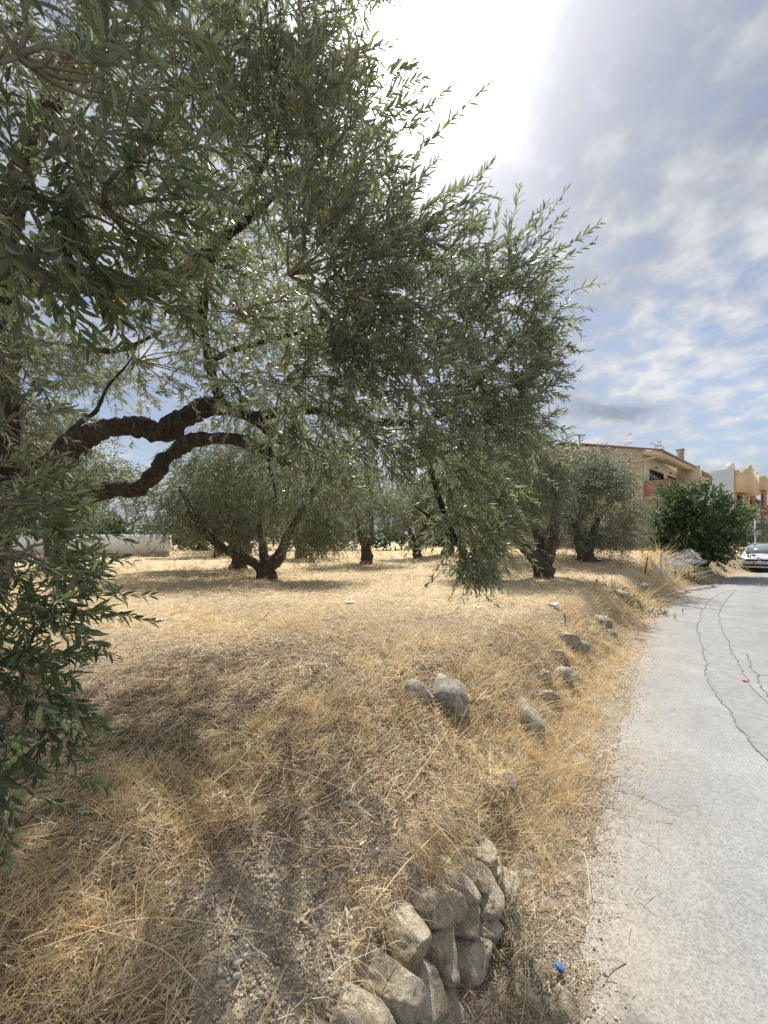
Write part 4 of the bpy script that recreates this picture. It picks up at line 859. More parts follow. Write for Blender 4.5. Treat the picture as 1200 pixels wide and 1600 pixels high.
# ------------------------------------------------------------------ bush, shrubs and far greenery
def bush(name, label, cat, base, clumps, rng, leafL, ratio, cover, mat, slen, pairs, dom=(0, 0, .5), stems=True, group=None, lod=0, droop=0.15):
    t = thing(name, label, cat, tuple(base), group)
    if stems:
        mb = MB()
        for C, R in clumps:
            mb.tube([(0, 0, 0.0), np.asarray(C) * np.array([.45, .45, .5]), np.asarray(C)], [0.07, 0.05, 0.02], 6)
        tag(mb.build('stems', M['bark'], t, True, local=True), kind='stuff')
    me = crown_mesh('foliage', clumps, rng, leafL, ratio, cover, slen, pairs, dom=dom, warm=0.0, droop=droop, lod=lod)
    tag(link('foliage', me, mat, t), kind='stuff'); return t
D0 = np.array([15.2, 18.2, 0.55]); D0[2] = gz(15.2, 18.2)
def ld(px, py, dy=0.0): return at(1083 + (px - 1090) * .96, py + 4, 18.4 + dy) - D0
bclu = [(ld(px, py, dy), np.array([rx * .86 * 18.4 / FPX, rd * .9, ry * .82 * 18.4 / FPX])) for px, py, dy, rx, ry, rd in
        [(1050, 800, 0, 40, 42, 1.3), (1090, 790, -.2, 45, 40, 1.5), (1130, 805, .2, 40, 40, 1.5), (1080, 835, -.6, 55, 40, 1.3), (1030, 830, .2, 22, 40, 1.0), (1120, 850, -.5, 45, 34, 1.2), (1148, 832, .3, 16, 26, .8), (1060, 860, -.4, 40, 24, 1.0), (1150, 800, .5, 26, 34, .9), (1110, 770, .2, 26, 24, .9), (1060, 768, .4, 26, 18, .9), (1125, 868, -.2, 20, 16, .8)]]
bush('broadleaf_bush', 'big dark green broad-leaved bush between the cream house and the parked car', 'bush', D0, bclu, r2, 0.19, 0.42, 2.8, M['leaf_dark'], (0.35, 0.75), 7)
E0 = np.array([24.2, 25.2, 0.5]); E0[2] = gz(24.2, 25.2)
bush('roadside_shrub', 'mixed green shrub behind the parked car', 'shrub', E0, [((0, 0, 1.3), (1.3, 1.2, 1.3)), ((-1.2, -.4, 1.0), (1.0, 1, 1.0)), ((.5, .3, 2.6), (0.9, .9, 0.9)), ((-.4, 0, 2.0), (.8, .8, .8))], r2, 0.18, 0.3, 1.2, M['leaf_far'], (0.4, 0.8), 7)
G0 = np.array([31.5, 30.5, 0.4]); G0[2] = 0.6
bush('roadside_shrub', 'leafy green tree beyond the lane at the right edge', 'tree', G0, [((0, 0, 1.6), (1.6, 1.5, 1.3)), ((1.6, .5, 1.9), (1.5, 1, 1.1)), ((2.5, 1.2, 2.6), (1.4, 1.0, 1.0))], r2, 0.22, 0.35, 1.3, M['leaf_dark'], (0.4, 0.8), 7)
# dark hedge closing the back of the grove
hcl = []
for k in range(26):
    x = -34 + k * 2.6; hcl.append(((x, 40 + 1.5 * math.sin(k * 1.7), 1.9 + 0.4 * math.sin(k * 2.9)), (2.2, 1.5, 2.2 + 0.5 * math.sin(k * 1.3))))
hb = bush('hedge', 'dark hedge of shrubs closing the far side of the grove', 'hedge', (0, 0, 0.5), hcl, r2, 0.36, 0.45, 2.4, M['leaf_dark'], (0.5, 1.0), 6, stems=False)
F0 = at(1025, 705, 62.0); F0[2] = 0.5
ft = thing('conifer', 'dark tip of a conifer showing above the roof of the cream house', 'conifer', tuple(F0))
mb = MB(); mb.tube([(0, 0, 0), (0, 0, 9), (0, 0, 16.6)], [0.3, 0.2, 0.03], 8); mb.build('trunk', M['bark'], ft, True, local=True)
fcl = [((0, 0, 4 + k * 1.7), (2.6 - k * 0.30, 2.6 - k * 0.30, 1.3)) for k in range(8)]
tag(link('crown', crown_mesh('crown', fcl, r2, 0.5, 0.3, 1.2, (0.6, 1.1), 5, dom=(0, 0, -.1)), M['leaf_dark'], ft), kind='stuff')
# small green and grey herbs at the foot of the wall, green creeper on the bank
def herb(name, label, px, py, rad, hgt, n, colr, leafL, group=None, cat='plant'):
    c = hit(px, py); t = thing(name, label, cat, (c[0], c[1], gz(c[0], c[1])), group); r = np.random.default_rng(int(px * 7 + py))
    x = c[0] + r.normal(0, rad * .5, n); y = c[1] + r.normal(0, rad * .5, n); N, h = slope_normal(x, y)
    D = norm(N * .3 + np.array([0, 0, .7]) + r.normal(0, .45, (n, 3))); Ls = hgt * r.uniform(.5, 1.2, n)
    P, Dl, Nn, Ll, Wl, path = shoots(np.stack([x, y, h], 1), D, Ls, r, pairs=7, leafL=(leafL * .7, leafL * 1.3), ratio=0.4, droop=0.2)
    col = np.array(colr) * r.uniform(.7, 1.3, (len(P), 1)); v, f, cc = leaf_geo(P, Dl, Nn, Ll, Wl, 1, r, col)
    tag(part('leaves', v, f, M['herb'], t, cc), kind='stuff')
    sv, sq = stem_tubes(path, np.full(n, 0.0016 * max(1, c[1] * .5)), np.full(n, 0.0008)); tag(part('stems', sv, sq, M['twig'], t), kind='stuff'); return t
herb('grey_herb', 'small grey-green herb with pale tips growing at the foot of the stone wall', 800, 1440, 0.09, 0.13, 46, (0.24, 0.28, 0.22), 0.011)
herb('green_herb', 'low dark green weed on the ground right of the stone wall, below the grey herb', 790, 1500, 0.13, 0.08, 80, (0.085, 0.11, 0.055), 0.012)
herb('green_herb', 'low dark green weed left of the grey herb against the stones', 772, 1432, 0.08, 0.08, 50, (0.09, 0.115, 0.055), 0.012)
herb('creeper', 'patch of low green leaves on the bank beside the shaded road', 990, 948, 0.7, 0.22, 150, (0.16, 0.20, 0.10), 0.045)
herb('creeper', 'patch of green weeds on the bank below the netting', 1082, 908, 0.8, 0.3, 150, (0.12, 0.17, 0.07), 0.06)

# ------------------------------------------------------------------ low white wall at the back left
M['white_wall'] = plain('white_render', (0.85, 0.84, 0.82), 0.9, var=0.06, scale=1.5, bmp=0.2)
M['beige_wall'] = plain('beige_plinth', (0.42, 0.36, 0.27), 0.9, var=0.12, scale=2, bmp=0.2)
ww = at(205, 872, 24.5); wt = thing('garden_wall', 'low white rendered wall with a beige plinth at the far left of the grove', 'wall', (ww[0], ww[1], 0.6))
MB().box((-4.0, 0, 0.05), (13.0, 0.36, 0.70)).build('plinth', M['beige_wall'], wt, local=True)
MB().box((-4.0, 0.02, 0.95), (12.98, 0.3, 1.1)).build('upper_wall', M['white_wall'], wt, local=True)
lw = thing('field_wall', 'low dry stone wall at the back of the grove below the cream house', 'wall', (16.5, 30.0, 0.6))
rw = np.random.default_rng(3)
for k in range(20):
    V_, F_ = stone_shape(900 + k, 2); o = part('stone', V_ * np.array([0.42, 0.3, 0.27]) * rw.uniform(.8, 1.2, 3) + np.array([-5 + k * 0.62, -k * 0.12, 0.12 + 0.08 * rw.random()]), F_, M['rock'], lw, smooth=True, local=True)

# ------------------------------------------------------------------ buildings
M['cream'] = plain('cream_render', (0.66, 0.565, 0.39), 0.9, var=0.06, scale=0.9, bmp=0.15, bscale=30)
M['cream_light'] = plain('pale_cream_render', (0.74, 0.69, 0.56), 0.9, var=0.05, scale=0.9)
M['ochre'] = plain('ochre_render', (0.68, 0.53, 0.32), 0.9, var=0.06, scale=0.9)
M['terracotta'] = plain('terracotta_render', (0.46, 0.225, 0.165), 0.9, var=0.1, scale=1.2)
M['lilac_wall'] = plain('pale_grey_render', (0.80, 0.79, 0.80), 0.9, var=0.05, scale=0.7)
M['tile'] = plain('roof_tile', (0.27, 0.20, 0.15), 0.85, var=0.3, scale=8)
M['frame'] = plain('brown_frame', (0.07, 0.055, 0.05), 0.5)
M['white_frame'] = plain('white_frame', (0.75, 0.74, 0.72), 0.5)
M['metal'] = plain('grey_metal', (0.35, 0.36, 0.37), 0.45, 0.6)
m_, t_, b_s, o_ = new_mat('window_glass'); b_s.inputs['Base Color'].default_value = (0.03, 0.035, 0.04, 1); b_s.inputs['Roughness'].default_value = 0.08; M['glass'] = m_
def basis(d):
    d = np.array([d[0], d[1], 0]); d = d / np.linalg.norm(d); return np.array([d, [-d[1], d[0], 0], [0, 0, 1.0]])
# street axis s (away along the lane), depth axis p (away from the lane), local frame: x = s, y = p
AX = basis((0.77, 0.64)); H0 = np.array([18.8, 27.97, 0.5]); RZ = math.atan2(0.64, 0.77)
hs = thing('cream_house', 'two-storey cream house with shallow gable and red-brown balcony behind the big bush', 'house', tuple(H0), None, RZ)
def gable(poly_y_z, x0, x1, name, mat, par):
    mb = MB(); P = np.array([(0, y, z) for y, z in poly_y_z]); mb.prism(P, np.array([x0, 0, 0]), np.array([x1, 0, 0])); return mb.build(name, mat, par, local=True)
HE, HR, HL, HD = 7.55, 9.75, 15.2, 16.0     # eave, ridge, length, depth (z from the thing's base)
gable([(0, 0), (0, HE + 0.35), (8, HR), (HD, HE + 0.35), (HD, 0)], 0, HL, 'wall', M['cream'], hs)
gable([(-0.02, 4.45), (-0.02, HE + 0.25), (-0.05, HE + 0.25), (-0.05, 4.45)], 0.25, HL - .1, 'balcony_wall', M['cream_light'], hs)
def slab(y0, z0, y1, z1, th, x0, x1, name, mat):
    return gable([(y0, z0), (y1, z1), (y1, z1 + th), (y0, z0 + th)], x0, x1, name, mat, hs)
sl1 = (HR - HE) / 8.0
slab(-1.26, HE - 0.02, 8, HR + 0.33, 0.10, -0.12, 10.2, 'roof', M['tile'])
slab(-1.26, HE - 0.42, 8, HR - 0.1 + 0.33 - .33, 0.0 + 0.38, 10.2, HL + 0.2, 'roof', M['tile'])
slab(8.0, HR + 0.33, HD + 1.2, HE - 0.05, 0.10, -0.12, HL + 0.2, 'roof', M['tile'])
gable([(-1.24, HE - 0.40), (0.0, HE - 0.05), (0.0, HE + 0.30), (-1.24, HE - 0.03)], -0.06, 10.15, 'eave_slab', M['cream'], hs)
gable([(-1.24, HE - 0.80), (0.0, HE - 0.45), (0.0, HE - 0.1), (-1.24, HE - 0.43)], 10.16, HL + 0.1, 'eave_slab', M['cream'], hs)
mb = MB(); mb.tube([(-0.1, -1.34, HE - 0.08), (10.2, -1.34, HE - 0.08)], [0.07, 0.07], 8, 2, smoothp=False); mb.tube([(10.2, -1.34, HE - 0.46), (HL + .1, -1.34, HE - 0.46)], [0.07, 0.07], 8, 2, smoothp=False); mb.build('gutter', M['tile'], hs, True, local=True)
mb = MB(); mb.tube([(0.02, -0.9, HE - 0.38), (-0.09, -0.05, HE - 0.5), (-0.09, 0.55, HE - 0.55), (-0.09, 0.62, HE - 0.9), (-0.09, 0.62, 0)], [0.06] * 5, 8); mb.build('drainpipe', M['cream'], hs, True, local=True)
def window(par, x, z, w, h, name='window', y=-0.05, shut=False, mat='frame', axis=0):
    mb = MB(); f = 0.09
    for cx_, cz_, sx_, sz_ in ((x, z + h / 2, w + f, f), (x, z - h / 2, w + f, f), (x - w / 2, z, f, h), (x + w / 2, z, f, h), (x, z, f, h), (x - w / 4, z, .05, h), (x + w / 4, z, .05, h)):
        mb.box((cx_, y - 0.03, cz_), (sx_, 0.09, sz_))
    o = mb.build(name, M[mat], par, local=True)
    MB().box((x, y - 0.005, z), (w - .02, 0.03, h - .02)).build('pane', M['glass'], o, local=True); return o
window(hs, 3.1, 5.55, 3.2, 2.0); window(hs, 7.1, 5.55, 2.2, 2.0); window(hs, 12.6, 5.5, 1.6, 2.1, mat='white_frame')
MB().box((8.95, -0.85, 6.0), (0.45, 1.6, 3.1)).build('pillar', M['cream'], hs, local=True)
MB().box((4.5, -0.75, 4.30), (8.6, 1.5, 0.22)).build('balcony_floor', M['cream'], hs, local=True)
mb = MB(); mb.box((4.5, -1.42, 4.98), (8.6, 0.14, 1.12)); mb.box((0.27, -0.72, 4.98), (0.14, 1.26, 1.12)); mb.build('balcony_parapet', M['terracotta'], hs, local=True)
MB().box((4.5, -1.42, 5.58), (8.7, 0.24, 0.07)).build('parapet_coping', M['terracotta'], hs, local=True)
MB().box((12, -0.8, 5.05), (5.4, .12, 1.1)).build('balcony_parapet', M['white_frame'], hs, local=True)
ch = MB().box((14.6, 1.0, HE + 1.45), (0.52, 0.52, 2.5)).build('chimney', M['rock_grey'], hs, local=True)
MB().box((14.6, 1.0, HE + 2.66), (0.64, 0.64, 0.12)).build('chimney_cap', M['rock_grey'], ch, local=True)
MB().box((2.9, -0.12, 6.85), (0.14, 0.12, 0.10)).build('lamp', M['frame'], hs, local=True); MB().box((6.6, -0.12, 6.85), (0.14, 0.12, 0.10)).build('lamp', M['frame'], hs, local=True)
pl = thing('street_pole', 'thin pale pole with a short cross arm rising in front of the cream gable', 'pole', (15.0, 29.5, 0.6))
mb = MB(); mb.tube([(0, 0, -.3), (0, 0, 9.2)], [0.09, 0.07], 8, 2, smoothp=False); mb.build('shaft', M['metal'], pl, True, local=True); MB().box((0, 0, 9.22), (0.95, .12, .07)).build('cross_arm', M['metal'], pl, local=True)
# pale house with ochre front
K0 = np.array([42.4, 46.6, 0.4]); ks = thing('ochre_house', 'house with a blank pale grey side wall and an ochre front with a stepped parapet', 'house', tuple(K0), None, RZ - 0.02)
MB().box((3.6, 6.0, 4.9), (7.0, 11.9, 9.8)).build('wall', M['ochre'], ks, local=True)
mb = MB(); mb.box((0.0, 6.0, 5.0), (0.22, 12.1, 10.1)); mb.build('side_wall', M['lilac_wall'], ks, local=True)
mb = MB(); mb.box((3.7, -0.7, 8.55), (7.3, 1.3, 2.6)); mb.build('balcony_front', M['ochre'], ks, local=True)
mb = MB(); mb.box((2.4, -1.2, 10.05), (2.4, .25, .5)); mb.box((2.4, -1.2, 10.38), (1.1, .24, .3)); mb.box((6.8, -1.2, 9.95), (.9, .25, .3)); mb.build('parapet', M['ochre'], ks, local=True)
MB().box((0.45, 0.3, 10.3), (.7, .7, .9)).build('chimney', M['lilac_wall'], ks, local=True)
window(ks, 3.6, 6.0, 2.4, 2.0); window(ks, 3.6, 2.2, 2.4, 2.0)
MB().box((3.7, -0.75, 4.6), (7.2, 1.4, .25)).build('balcony_floor', M['ochre'], ks, local=True)
MB().box((3.7, -1.4, 5.1), (7.2, .12, .9)).build('balcony_parapet', M['ochre'], ks, local=True)
# terracotta house
T0 = np.array([51.2, 53.4, 0.3]); ts_ = thing('terracotta_house', 'terracotta house with an ochre roof band and a recessed balcony at the right edge', 'house', tuple(T0), None, RZ)
MB().box((4.2, 6.0, 4.2), (8.0, 11, 8.4)).build('wall', M['terracotta'], ts_, local=True)
MB().box((4.2, 5.3, 9.3), (8.4, 13.2, 1.9)).build('roof_band', M['ochre'], ts_, local=True)
MB().box((4.2, -0.7, 4.7), (8.2, 1.5, .25)).build('balcony_floor', M['cream_light'], ts_, local=True)
MB().box((4.2, -1.4, 5.3), (8.2, .12, 1.0)).build('balcony_parapet', M['terracotta'], ts_, local=True)
for x in (0.5, 8.0): MB().box((x, -1.1, 6.5), (.55, .55, 3.6)).build('column', M['terracotta'], ts_, local=True)
MB().box((1.2, -1.9, 3.2), (.8, .8, 6.4)).build('stone_pier', M['rock_grey'], ts_, local=True)
mb = MB()
for k in range(12): mb.box((0.5 + k * .68, -1.4, 6.05), (.05, .05, .5))
mb.box((4.2, -1.4, 6.32), (8.2, .07, .07)); mb.build('railing', M['white_frame'], ts_, local=True)
window(ts_, 3.6, 6.3, 2.0, 2.2); window(ts_, 6.4, 6.3, 1.6, 2.2); window(ts_, 4.0, 2.2, 2.0, 2.0)
MB().box((6.2, -0.3, 10.55), (.6, .6, .7)).build('chimney', M['ochre'], ts_, local=True)
sh = thing('shed', 'small shed with a pale sheet roof beyond the bush at the right edge', 'shed', (39.6, 40.4, 0.3), None, RZ)
MB().box((0, 0, 1.6), (3.4, 3, 3.2)).build('wall', M['beige_wall'], sh, local=True)
gable([(-1.9, 3.3), (1.9, 4.0), (1.9, 4.08), (-1.9, 3.38)], -2.4, 2.4, 'roof', M['metal'], sh)
MB().box((-.3, -1.52, 1.1), (1.0, .08, 2.1)).build('door', M['frame'], sh, local=True)
up = thing('utility_pole', 'wooden utility pole with overhead wires by the far houses', 'utility pole', (38.0, 38.6, 0.2))
mb = MB(); mb.tube([(0, 0, -.3), (0, 0, 6.2)], [0.13, 0.10], 8, 2, smoothp=False); mb.build('post', M['bark'], up, True, local=True)
for k in range(3):
    mb = MB(); mb.tube([(0, 0, 5.9 - k * .45), (9, 3, 5.55 - k * .42), (22, 8, 6.0 - k * .4)], [0.018] * 3, 5, 12); mb.build('wire', M['frame'], up, local=True)
rp = thing('road_sign_pole', 'thin pale pole behind the roof of the parked car', 'pole', (23.0, 23.8, 0.0))
mb = MB(); mb.tube([(0, 0, 0), (0, 0, 3.1)], [0.04, 0.035], 8, 2, smoothp=False); mb.build('shaft', M['white_frame'], rp, True, local=True); MB().box((0.1, -.03, 2.2), (.5, .03, .35), ).build('plate', M['metal'], rp, local=True)

# ------------------------------------------------------------------ parked car (local frame: front towards -y)
M['silver'] = plain('silver_paint', (0.60, 0.61, 0.62), 0.28, 0.35, var=0.03)
M['black'] = plain('black_plastic', (0.02, 0.02, 0.022), 0.5)
M['rubber'] = plain('tyre_rubber', (0.025, 0.025, 0.025), 0.85)
M['screen'] = plain('windscreen_glass', (0.30, 0.345, 0.36), 0.08, 0.55, var=0.02)  # lightened base paints the bright sky reflection into the glass colour
M['chrome'] = plain('chrome', (0.75, 0.75, 0.75), 0.15, 1.0)
M['lens'] = plain('headlight_lens', (0.12, 0.13, 0.14), 0.08, 0.3)
M['plate'] = plain('number_plate', (0.72, 0.72, 0.70), 0.5); M['blue'] = plain('plate_blue', (0.02, 0.06, 0.30), 0.5); M['ink'] = plain('plate_ink', (0.02, 0.02, 0.02), 0.6)
cfy, cfx = 20.6, 20.15
car = thing('parked_car', 'silver hatchback with roof bars parked facing the camera beside the bush', 'car', (cfx, cfy, 0.0), None, math.radians(-47))
def loft(secs, name, mat, par, smooth=True):
    """secs: list of (y, [(x,z)...]) half sections mirrored in x"""
    rows = []
    for y, pr in secs:
        r = [(x, y, z) for x, z in pr] + [(-x, y, z) for x, z in reversed(pr) if x > 1e-6]; rows.append(r)
    V = np.array(rows); m, n, _ = V.shape; i = np.arange(m * n).reshape(m, n)
    Q = np.stack([i[:-1, :-1], i[:-1, 1:], i[1:, 1:], i[1:, :-1]], -1).reshape(-1, 4)
    T = [(i[0, 0], i[0, k + 1], i[0, k]) for k in range(1, n - 1)] + [(i[-1, 0], i[-1, k], i[-1, k + 1]) for k in range(1, n - 1)]
    return part(name, V.reshape(-1, 3), [Q, np.array(T)], mat, par, smooth=smooth, local=True)
def bodysec(y, w, zb, zt, crown=0.04):
    return (y, [(w * .90, zb), (w, zb + .14), (w * 1.0, (zb + zt) / 2), (w * .97, zt - .10), (w * .90, zt - .02), (w * .55, zt + crown * .7), (0.0, zt + crown)])
body = loft([bodysec(0.0, .60, .30, .62, .01), bodysec(0.03, .68, .24, .70, .02), bodysec(.12, .76, .20, .745, .03), bodysec(.35, .82, .18, .80, .05), bodysec(.75, .84, .18, .88, .05), bodysec(1.10, .84, .18, .95, .05), bodysec(1.35, .84, .18, .97, .03),
      bodysec(2.2, .845, .18, .98, .0), bodysec(3.2, .84, .18, .98, .0), bodysec(3.75, .80, .22, .96, .0), bodysec(3.95, .70, .30, .90, .0)], 'body', M['silver'], car)
def roofsec(y, wb, wt, zb, zt): return (y, [(wb, zb), ((wb + wt) / 2 + .02, (zb + zt) / 2), (wt, zt - .05), (wt * .85, zt), (0.0, zt + .02)])
loft([roofsec(1.12, .72, .70, .93, .985), roofsec(1.45, .73, .66, .95, 1.22), roofsec(1.85, .74, .60, .95, 1.44), roofsec(2.6, .74, .60, .95, 1.475), roofsec(3.3, .73, .58, .95, 1.43), roofsec(3.8, .70, .52, .95, 1.02)], 'cabin', M['silver'], car)
def quad(name, pts, mat, th=0.012, par=None, smooth=False):
    P = np.array(pts, float); n = norm(np.cross(P[1] - P[0], P[2] - P[0])); mb = MB(); mb.prism(P, n * 0, n * th); return mb.build(name, mat, par or car, smooth, local=True)
wsz = lambda y: 0.985 + (y - 1.12) * 0.64
quad('windscreen', [(-.66, 1.14, 1.02), (.66, 1.14, 1.02), (.55, 1.79, 1.42), (-.55, 1.79, 1.42)], M['screen'], 0.03)
for s in (-1, 1): quad('side_window', [(s * .745, 1.55, 1.00), (s * .745, 3.3, 1.00), (s * .655, 3.1, 1.36), (s * .655, 1.95, 1.36)][::s], M['glass'], 0.02)
mb = MB(); mb.box((0, .045, .650), (1.0, .10, .10)); mb.build('grille', M['black'], car, local=True)
mb = MB(); mb.box((0, .040, .708), (1.02, .10, .014)); mb.build('grille_trim', M['chrome'], car, local=True)
mb = MB(); mb.prism(np.array([(-.62, 0, .33), (.62, 0, .33), (.68, 0, .44), (-.68, 0, .44)]), np.array([0, -.015, 0]), np.array([0, .22, 0])); mb.build('lower_grille', M['black'], car, local=True)
mb = MB(); mb.prism(np.array([(-.66, 0, .245), (.66, 0, .245), (.72, 0, .30), (-.72, 0, .30)]), np.array([0, -.02, 0]), np.array([0, .3, 0])); mb.build('bumper_lip', M['silver'], car, local=True)
for s in (-1, 1):
    P = np.array([(s * .47, .02, .625), (s * .47, .03, .70), (s * .78, .22, .80), (s * .815, .30, .765), (s * .78, .18, .655)])
    if s < 0: P = P[::-1]
    mb = MB(); mb.prism(P, np.array([0, -.025, 0.0]), np.array([0, .12, 0])); h = mb.build('headlight', M['lens'], car, local=True)
    V_, F_ = ICO[2]; part('reflector', V_ * .05 + np.array([s * .62, .085, .69]), F_, M['chrome'], h, smooth=True, local=True)
    V_, F_ = ICO[3]; mr = part('mirror', V_ * np.array([.115, .07, .075]) + np.array([s * .955, 1.42, 1.02]), F_, M['silver'], car, smooth=True, local=True)
    MB().box((s * .86, 1.43, .97), (.14, .05, .05)).build('mirror_arm', M['black'], mr, local=True)
    mb = MB(); mb.tube([(s * .60, 1.75, 1.46), (s * .60, 1.85, 1.52), (s * .60, 3.1, 1.52), (s * .60, 3.2, 1.46)], [.018] * 4, 8); mb.build('roof_rail', M['metal'], car, True, local=True)
mb = MB()
for y in (2.0, 2.9): mb.box((0, y, 1.555), (1.32, .07, .035))
mb.build('roof_bar', M['white_frame'], car, local=True)
for s in (-1, 1):
    for y in (.72, 3.25):
        a = np.linspace(0, 2 * np.pi, 24, endpoint=False)
        prof = [(.19, -.09), (.28, -.10), (.31, -.07), (.31, .07), (.28, .10), (.19, .09)]
        V_ = np.array([[(s * .755 + dx, y + r * np.cos(t), .31 + r * np.sin(t)) for r, dx in prof] for t in a]).reshape(-1, 3); i = np.arange(24 * 6).reshape(24, 6); j = np.roll(i, -1, 0)
        w = thing('wheel', None, None); w.parent = car
        Qw = np.stack([i[:, :-1], j[:, :-1], j[:, 1:], i[:, 1:]], -1).reshape(-1, 4)
        part('tyre', V_, Qw, M['rubber'], w, smooth=True, local=True)
        mb = MB(); mb.tube([(s * .755 - .08, y, .31), (s * .755 + .08, y, .31)], [.195, .195], 20, 2, smoothp=False); mb.build('rim', M['metal'], w, local=True)
pl_ = MB().box((0, -.012, .505), (.52, .03, .115)).build('number_plate', M['plate'], car, local=True)
MB().box((-.235, -.029, .505), (.045, .006, .11)).build('plate_band', M['blue'], pl_, local=True)
def text_mesh(txt, size):
    cu = bpy.data.curves.new('plate_text', 'FONT'); cu.body = txt; cu.size = size; cu.align_x = 'CENTER'; cu.align_y = 'CENTER'; cu.extrude = 0.002
    ob = bpy.data.objects.new('plate_text', cu); COL.objects.link(ob); dg = bpy.context.evaluated_depsgraph_get(); me = bpy.data.meshes.new_from_object(ob.evaluated_get(dg)); bpy.data.objects.remove(ob); return me
tx = link('plate_text', text_mesh('HPN 8016', 0.10), M['ink'], pl_); tx.location = (.022, -.031, .505); tx.rotation_euler = (math.radians(90), 0, 0)
mb = MB(); a = np.linspace(0, 2 * np.pi, 25)
mb.tube([(0.06 * math.cos(t), -.005, .66 + .06 * math.sin(t)) for t in a], [.008] * 25, 6, 25, smoothp=False)
for p, q_ in (((-.028, .708), (0, .668)), ((.028, .708), (0, .668)), ((-.05, .675), (-.022, .612)), ((-.022, .612), (0, .655)), ((0, .655), (.022, .612)), ((.022, .612), (.05, .675))):
    mb.tube([(p[0], -.006, p[1]), (q_[0], -.006, q_[1])], [.007, .007], 5, 2, smoothp=False)
mb.build('emblem', M['chrome'], car, local=True)
mb = MB(); mb.tube([(-.5, 1.05, 1.015), (.1, 1.2, 1.06)], [.012, .01], 6, 2, smoothp=False); mb.tube([(0.0, 1.05, 1.015), (.55, 1.2, 1.06)], [.012, .01], 6, 2, smoothp=False); mb.build('wiper', M['black'], car, local=True)

# ------------------------------------------------------------------ netting on stakes, litter and bits
def net():
    m, t, b, o = new_mat('white_netting'); b.inputs['Base Color'].default_value = (0.66, 0.67, 0.68, 1); b.inputs['Roughness'].default_value = 0.8
    tr = nadd(t, 'ShaderNodeBsdfTransparent'); tl = nadd(t, 'ShaderNodeBsdfTranslucent'); tl.inputs[0].default_value = (0.6, 0.62, 0.64, 1)
    mx = nadd(t, 'ShaderNodeMixShader'); mx.inputs[0].default_value = .5; mx2 = nadd(t, 'ShaderNodeMixShader')
    n = tex_noise(t, 7, 5, .7, wcoord(t)); t.links.new(ramp(t, n, [(.34, .12), (.68, .62)]), mx2.inputs[0])
    t.links.new(b.outputs[0], mx.inputs[1]); t.links.new(tl.outputs[0], mx.inputs[2]); t.links.new(tr.outputs[0], mx2.inputs[1]); t.links.new(mx.outputs[0], mx2.inputs[2]); t.links.new(mx2.outputs[0], o.inputs[0]); return m
M['net'] = net()
TOP = [(1013, 871), (1020, 880), (1026, 885), (1032, 868), (1042, 866), (1050, 872), (1056, 862), (1066, 866), (1077, 858), (1088, 865)]
n0 = hit(1011, 900); YN = n0[1]; ns_ = thing('plant_netting', 'white translucent netting draped over stakes at the edge of the bank', 'netting', tuple(n0))
tp = spline(np.array([at(x, y, YN + (x - 1011) * 0.035) for x, y in TOP]), 60); rn = np.random.default_rng(8); rows = []
for k in range(60):
    top = tp[k]; row = []
    for j in range(16):
        t_u = j / 15.0; x = top[0] + 0.10 * math.sin(k * .7 + j * .3) * t_u + .05 * rn.normal(); y = top[1] - 0.5 * t_u + 0.12 * math.sin(k * .9) * t_u + .03 * rn.normal()
        g = gz(x, y); zb = max(g + 0.02, top[2] - 0.42 - .12 * math.sin(k * .5)); row.append((x, y, top[2] * (1 - t_u) + zb * t_u + .012 * rn.normal()))
    rows.append(row)
NV = np.array(rows).reshape(-1, 3); i = np.arange(60 * 16).reshape(60, 16)
part('net', NV, np.stack([i[:-1, :-1], i[:-1, 1:], i[1:, 1:], i[1:, :-1]], -1).reshape(-1, 4), M['net'], ns_, smooth=True)
for px, py in ((1013, 871), (1034, 867), (1056, 862), (1077, 858), (1086, 864)):
    a = at(px, py, YN + (px - 1011) * .035); g = gz(a[0], a[1] + .02); mb = MB(); mb.tube([(a[0] - .12 * (px == 1013), a[1] + .03, g - .1), (a[0], a[1] + .03, a[2] + .02)], [.022, .016], 6, 2, smoothp=False); mb.build('stake', M['bark'], ns_)
def small(name, label, cat, px, py, mb_fn, group=None, road_=False):
    p = hit(px, py); 
    if road_: xy = road_pt(px, py); p = np.array([xy[0], xy[1], road_z(*xy)])
    else: p[2] = float(height(np.array([p[0]]), np.array([p[1]]))[0])
    return mb_fn(p, name, label, cat, group)
M['cap'] = plain('blue_plastic', (0.05, 0.13, 0.36), 0.4); M['pink'] = plain('pink_petal', (0.62, 0.10, 0.20), 0.6); M['paper'] = plain('white_paper', (0.74, 0.73, 0.72), 0.8); M['stick'] = plain('dark_stick', (0.10, 0.075, 0.055), 0.85)
